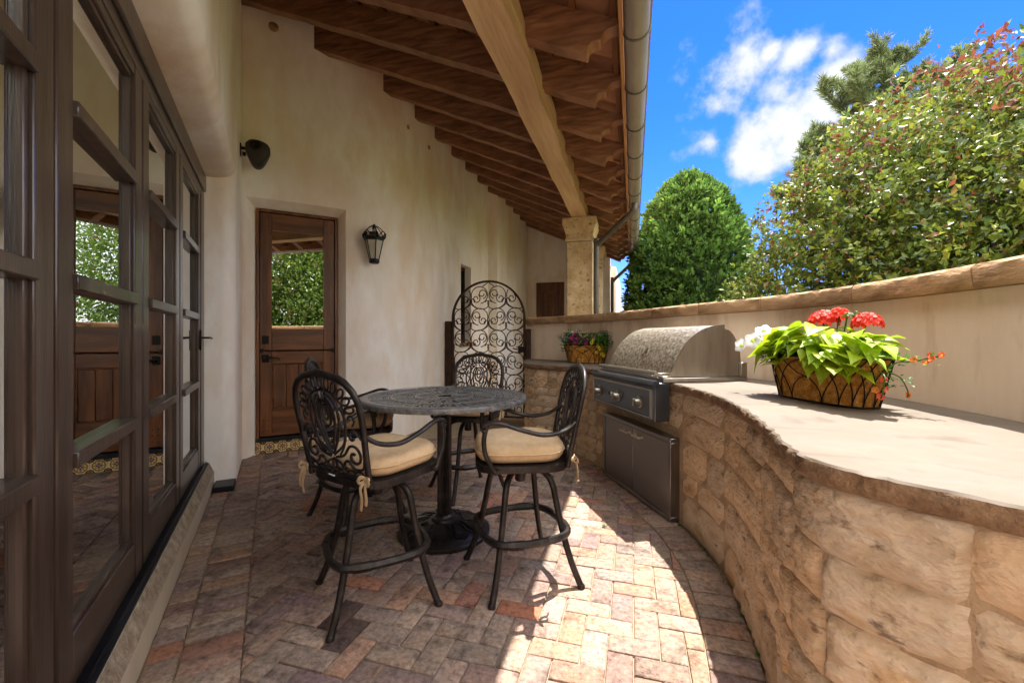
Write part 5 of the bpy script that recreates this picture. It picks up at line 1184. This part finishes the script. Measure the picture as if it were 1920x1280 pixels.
# broadleaf tree with reddish young leaves
def limbs(root_pts, r0): 
    mb = MB()
    for p in root_pts: mb.tube(catmull(p, .12), r0, 8, taper=lambda t: 1-.8*t)
    return mb
def leafy(name, label, loc, centres, n, cols, size, tips, group=None, trunkpts=None, mat_='foliage', low=.02):
    t = thing(name, label, 'tree', loc, 0, group); W_ = np.array([c[3]*c[4]*c[5] for c in centres]); W_ = W_/W_.sum(); pick = rng.choice(len(centres), n, p=W_); Cn = np.array(centres)[pick]
    d = rng.normal(size=(n, 3)); d /= np.linalg.norm(d, axis=1, keepdims=True); rad = (1-.55*rng.random(n)**1.6)
    P_ = Cn[:, :3]+d*Cn[:, 3:6]*rad[:, None]
    nz_ = noise_at(P_, 2.3); keep = (nz_+.35*rng.normal(size=n)) > -.34; P_, d, rad, nz_ = P_[keep], d[keep], rad[keep], nz_[keep]; n = len(P_)
    ok = P_[:, 2] > low; P_, d, rad, nz_ = P_[ok], d[ok], rad[ok], nz_[ok]; n = len(P_)
    # long young shoots that break the outline
    ns_ = n//260; sel = rng.choice(np.flatnonzero((rad > .80) & (nz_ > .0)), ns_); AP, AD = [], []
    for q in sel:
        sdir = d[q]*.7+np.array([0, 0, .8])+rng.normal(size=3)*.35; sdir /= np.linalg.norm(sdir); sl_ = rng.uniform(.12, .34); kk = int(sl_/.028)
        AP.append(P_[q]+sdir*np.linspace(0, sl_, kk)[:, None]); AD.append(np.repeat(sdir[None], kk, 0)*.6+rng.normal(size=(kk, 3))*.6)
    if size < .1: P_ = np.concatenate([P_]+AP); d = np.concatenate([d]+AD); rad = np.concatenate([rad, np.ones(len(P_)-n)]); nz_ = np.concatenate([nz_, np.full(len(P_)-n, .25)]); n = len(P_)
    if size < .1:                # leaves sit along short twigs
        m14 = n//12; sel = rng.choice(n, m14, replace=False); P0, d0, r0, z0 = P_[sel], d[sel], rad[sel], nz_[sel]; td = d0*.8+np.array([0, 0, .35])+rng.normal(size=(m14, 3))*.7; td /= np.linalg.norm(td, axis=1, keepdims=True); rep = np.repeat(np.arange(m14), 12); n = len(rep)
        P_ = P0[rep]+td[rep]*(rng.random((n, 1))-.35)*.24+rng.normal(size=(n, 3))*.018; d = td[rep]*.7+rng.normal(size=(n, 3))*.5; rad = r0[rep]; nz_ = z0[rep]; tw = (.65+.7*rng.random(m14))[rep]; redt = (rng.random(m14) < .5)[rep]
    else: tw = np.ones(n); redt = np.ones(n, bool)
    # twiglets: leaves gather along short shoots
    sh = rng.normal(size=(n, 3))*.5+d; D = sh+np.array([0, 0, -.25])+rng.normal(size=(n, 3))*.6
    L_ = size*(.6+.8*rng.random(n)); ci = rng.choice(len(cols), n, p=np.array([w for _, w in cols])/sum(w for _, w in cols)); C_ = np.array([c for c, _ in cols])[ci]*((.8+.4*rng.random(n))*tw)[:, None]
    hi = np.clip((P_[:, 2]-tips[0])/(tips[1]-tips[0]), 0, 1)*(rad > .86); red = redt & ((rng.random(n) < hi*.95*np.clip(.5+nz_*2, 0, 1)) | (rng.random(n) < .06*(rad > .9))); C_[red] = np.array([.20, .065, .035])*(.7+.7*rng.random(red.sum()))[:, None]
    V, F, CC = blades(P_, D, L_, L_*.27, C_, .35); link('crown', fast_mesh('crown', V, F, M[mat_], CC), t)
    if trunkpts: limbs(trunkpts, .06).build('trunk', M['bark'], t)
    return t
GR_ = [((.13, .18, .025), 5), ((.19, .24, .03), 3), ((.07, .12, .03), 2.2), ((.27, .29, .035), 1.4), ((.20, .13, .04), .8)]
leafy('leafy_tree', 'spreading broadleaf tree with red tipped glossy leaves over the patio wall', (3.4, 5.2, -.3),
      [(0, 0, 2.3, 2.05, 1.7, 1.9), (-1.15, .15, 1.95, 1.1, 1.0, 1.5), (.9, -.6, 2.75, 1.6, 1.5, 1.75), (-.50, .2, 2.70, 1.2, 1.1, 1.28), (1.7, -1.2, 2.8, 1.6, 1.6, 1.8), (.0, -1.0, 1.7, 1.4, 1.0, 1.3), (-1.75, .4, 1.2, .85, .8, 1.15)], 240000, GR_, .058, (2.6, 4.2),
      trunkpts=[[(0, 0, -.2), (.05, 0, .6), (-.2, .1, 1.5), (-.7, .1, 2.4), (-1.0, .1, 3.0)], [(0, 0, .4), (.3, -.1, 1.2), (.6, -.4, 2.3), (.9, -.5, 3.6)], [(0, 0, .6), (.0, .2, 1.5), (.1, .3, 2.6), (0, .2, 3.7)], [(-.2, .1, 1.5), (-.9, .0, 1.9), (-1.6, .2, 2.1)], [(.3, -.1, 1.2), (1.1, -.6, 1.9), (2.0, -1.0, 2.8)], [(0, 0, .7), (-.4, -.5, 1.5), (-.7, -1.0, 2.4)]])
# pines behind it
def pine(loc, H_, label, crowns, group):
    t = thing('pine_tree', label, 'tree', loc, 0, group); tr = MB(); tr.tube(catmull([(0, 0, -.3), (.05, 0, H_*.4), (-.05, .05, H_*.75), (0, 0, H_*.97)], .3), .11, 8, taper=lambda q: 1-.85*q)
    PP, DD = [], []
    random.seed(int(H_*10))
    for (z, nb, ln) in crowns:
        for k in range(nb):
            a = 2*PI*(k+random.random())/nb; l_ = ln*random.uniform(.6, 1.15); up = random.uniform(.35, .95)
            pts = [Vector((0, 0, z)), Vector((l_*.5*math.cos(a), l_*.5*math.sin(a), z+l_*.18*up)), Vector((l_*math.cos(a), l_*math.sin(a), z+l_*.75*up))]; path = catmull(pts, .1); tr.tube(path, .022, 5, taper=lambda q: 1-.75*q)
            def tuft_(c, dr, nn_, ln_):
                d = rng.normal(size=(nn_, 3)); d /= np.linalg.norm(d, axis=1, keepdims=True); PP.append(np.repeat(np.array(c)[None], nn_, 0)-np.array(dr)[None]*rng.random((nn_, 1))*ln_*.9); DD.append(d*.8+np.array(dr)[None]*.9)
            for i in range(len(path)//3, len(path), 1):
                dr = (path[i]-path[i-1]).normalized(); dr = (dr+Vector((0, 0, .5))).normalized(); tuft_(path[i], dr, 46, .2)
                for _ in range(2):
                    a3 = random.uniform(0, 6.28); sd = Vector((math.cos(a3), math.sin(a3), .9))*.18; c_ = path[i]+sd; tr.tube([path[i], c_], .007, 4); tuft_(c_, sd.normalized(), 46, .2)
    P_, D = np.concatenate(PP), np.concatenate(DD); n = len(P_); L_ = .16*(.7+.6*rng.random(n)); C_ = np.array([.16, .20, .085])*(.6+.9*rng.random(n))[:, None]
    V, F, CC = blades(P_, D, L_, np.full(n, .0075), C_, .1); link('crown', fast_mesh('crown', V, F, M['conifer'], CC), t); tr.build('trunk', M['bark'], t); return t
pine((5.45, 11.6, -.70), 8.3, 'tall open pine with long needles standing behind the red tipped tree', [(4.6, 6, 1.7), (5.4, 7, 1.6), (6.1, 7, 1.45), (6.8, 7, 1.25), (7.4, 6, .95), (7.9, 6, .6), (8.15, 4, .35)], 'pines beyond the wall')
pine((4.6, 12.3, -.3), 6.7, 'shorter pine top showing left of the tall pine', [(4.2, 6, 1.1), (4.9, 6, 1.0), (5.5, 6, .85), (6.1, 6, .6), (6.5, 5, .35)], 'pines beyond the wall')
pine((7.3, 12.4, -.3), 7.9, 'pine tip poking up right of the tall pine', [(5.4, 7, 1.3), (6.2, 7, 1.15), (6.9, 7, .9), (7.5, 6, .6)], 'pines beyond the wall')
HD = [((.11, .19, .025), 4), ((.16, .25, .035), 3), ((.22, .29, .05), 1.5)]
# greenery that the brown door's pane reflects, and a garden belt that closes the view
for (x, y, rx, h_, lab) in ((3.6, -2.7, 1.5, 5.6, 'bright green rounded shrub mirrored in the brown door pane'), (6.6, -3.6, 2.2, 6.4, 'leafy garden shrub beyond the wall east of the patio')):
    leafy('garden_shrub', lab, (x, y, -.3), [(0, 0, h_*.5, rx, rx, h_*.5), (rx*.5, .3, h_*.6, rx*.8, rx*.8, h_*.45)], 30000, HD, .12, (90, 99), group='shrubs east of the patio')
juniper((3.2, -5.2, -.3), 1.5, 5.2, 16000, 'clipped juniper mirrored in the brown door pane', group=None, sz=.13)
for i, (x, y, rx, h_) in enumerate(((2.2, 15.5, 2.2, 2.4), (5.2, 17, 3.0, 2.8), (-4.5, 22, 4, 3.0), (9.5, 14.5, 2.4, 2.6))):
    leafy('garden_shrub', ('pale green shrub glimpsed between the juniper and the red tipped tree', 'broad shrub far behind the red tipped tree', 'far shrub beyond the end of the arcade', 'large shrub far to the east behind the tree')[i], (x, y, -.3), [(0, 0, h_*.5, rx, rx, h_*.5)], 9000, HD, .16, (90, 99), group='shrubs far behind')
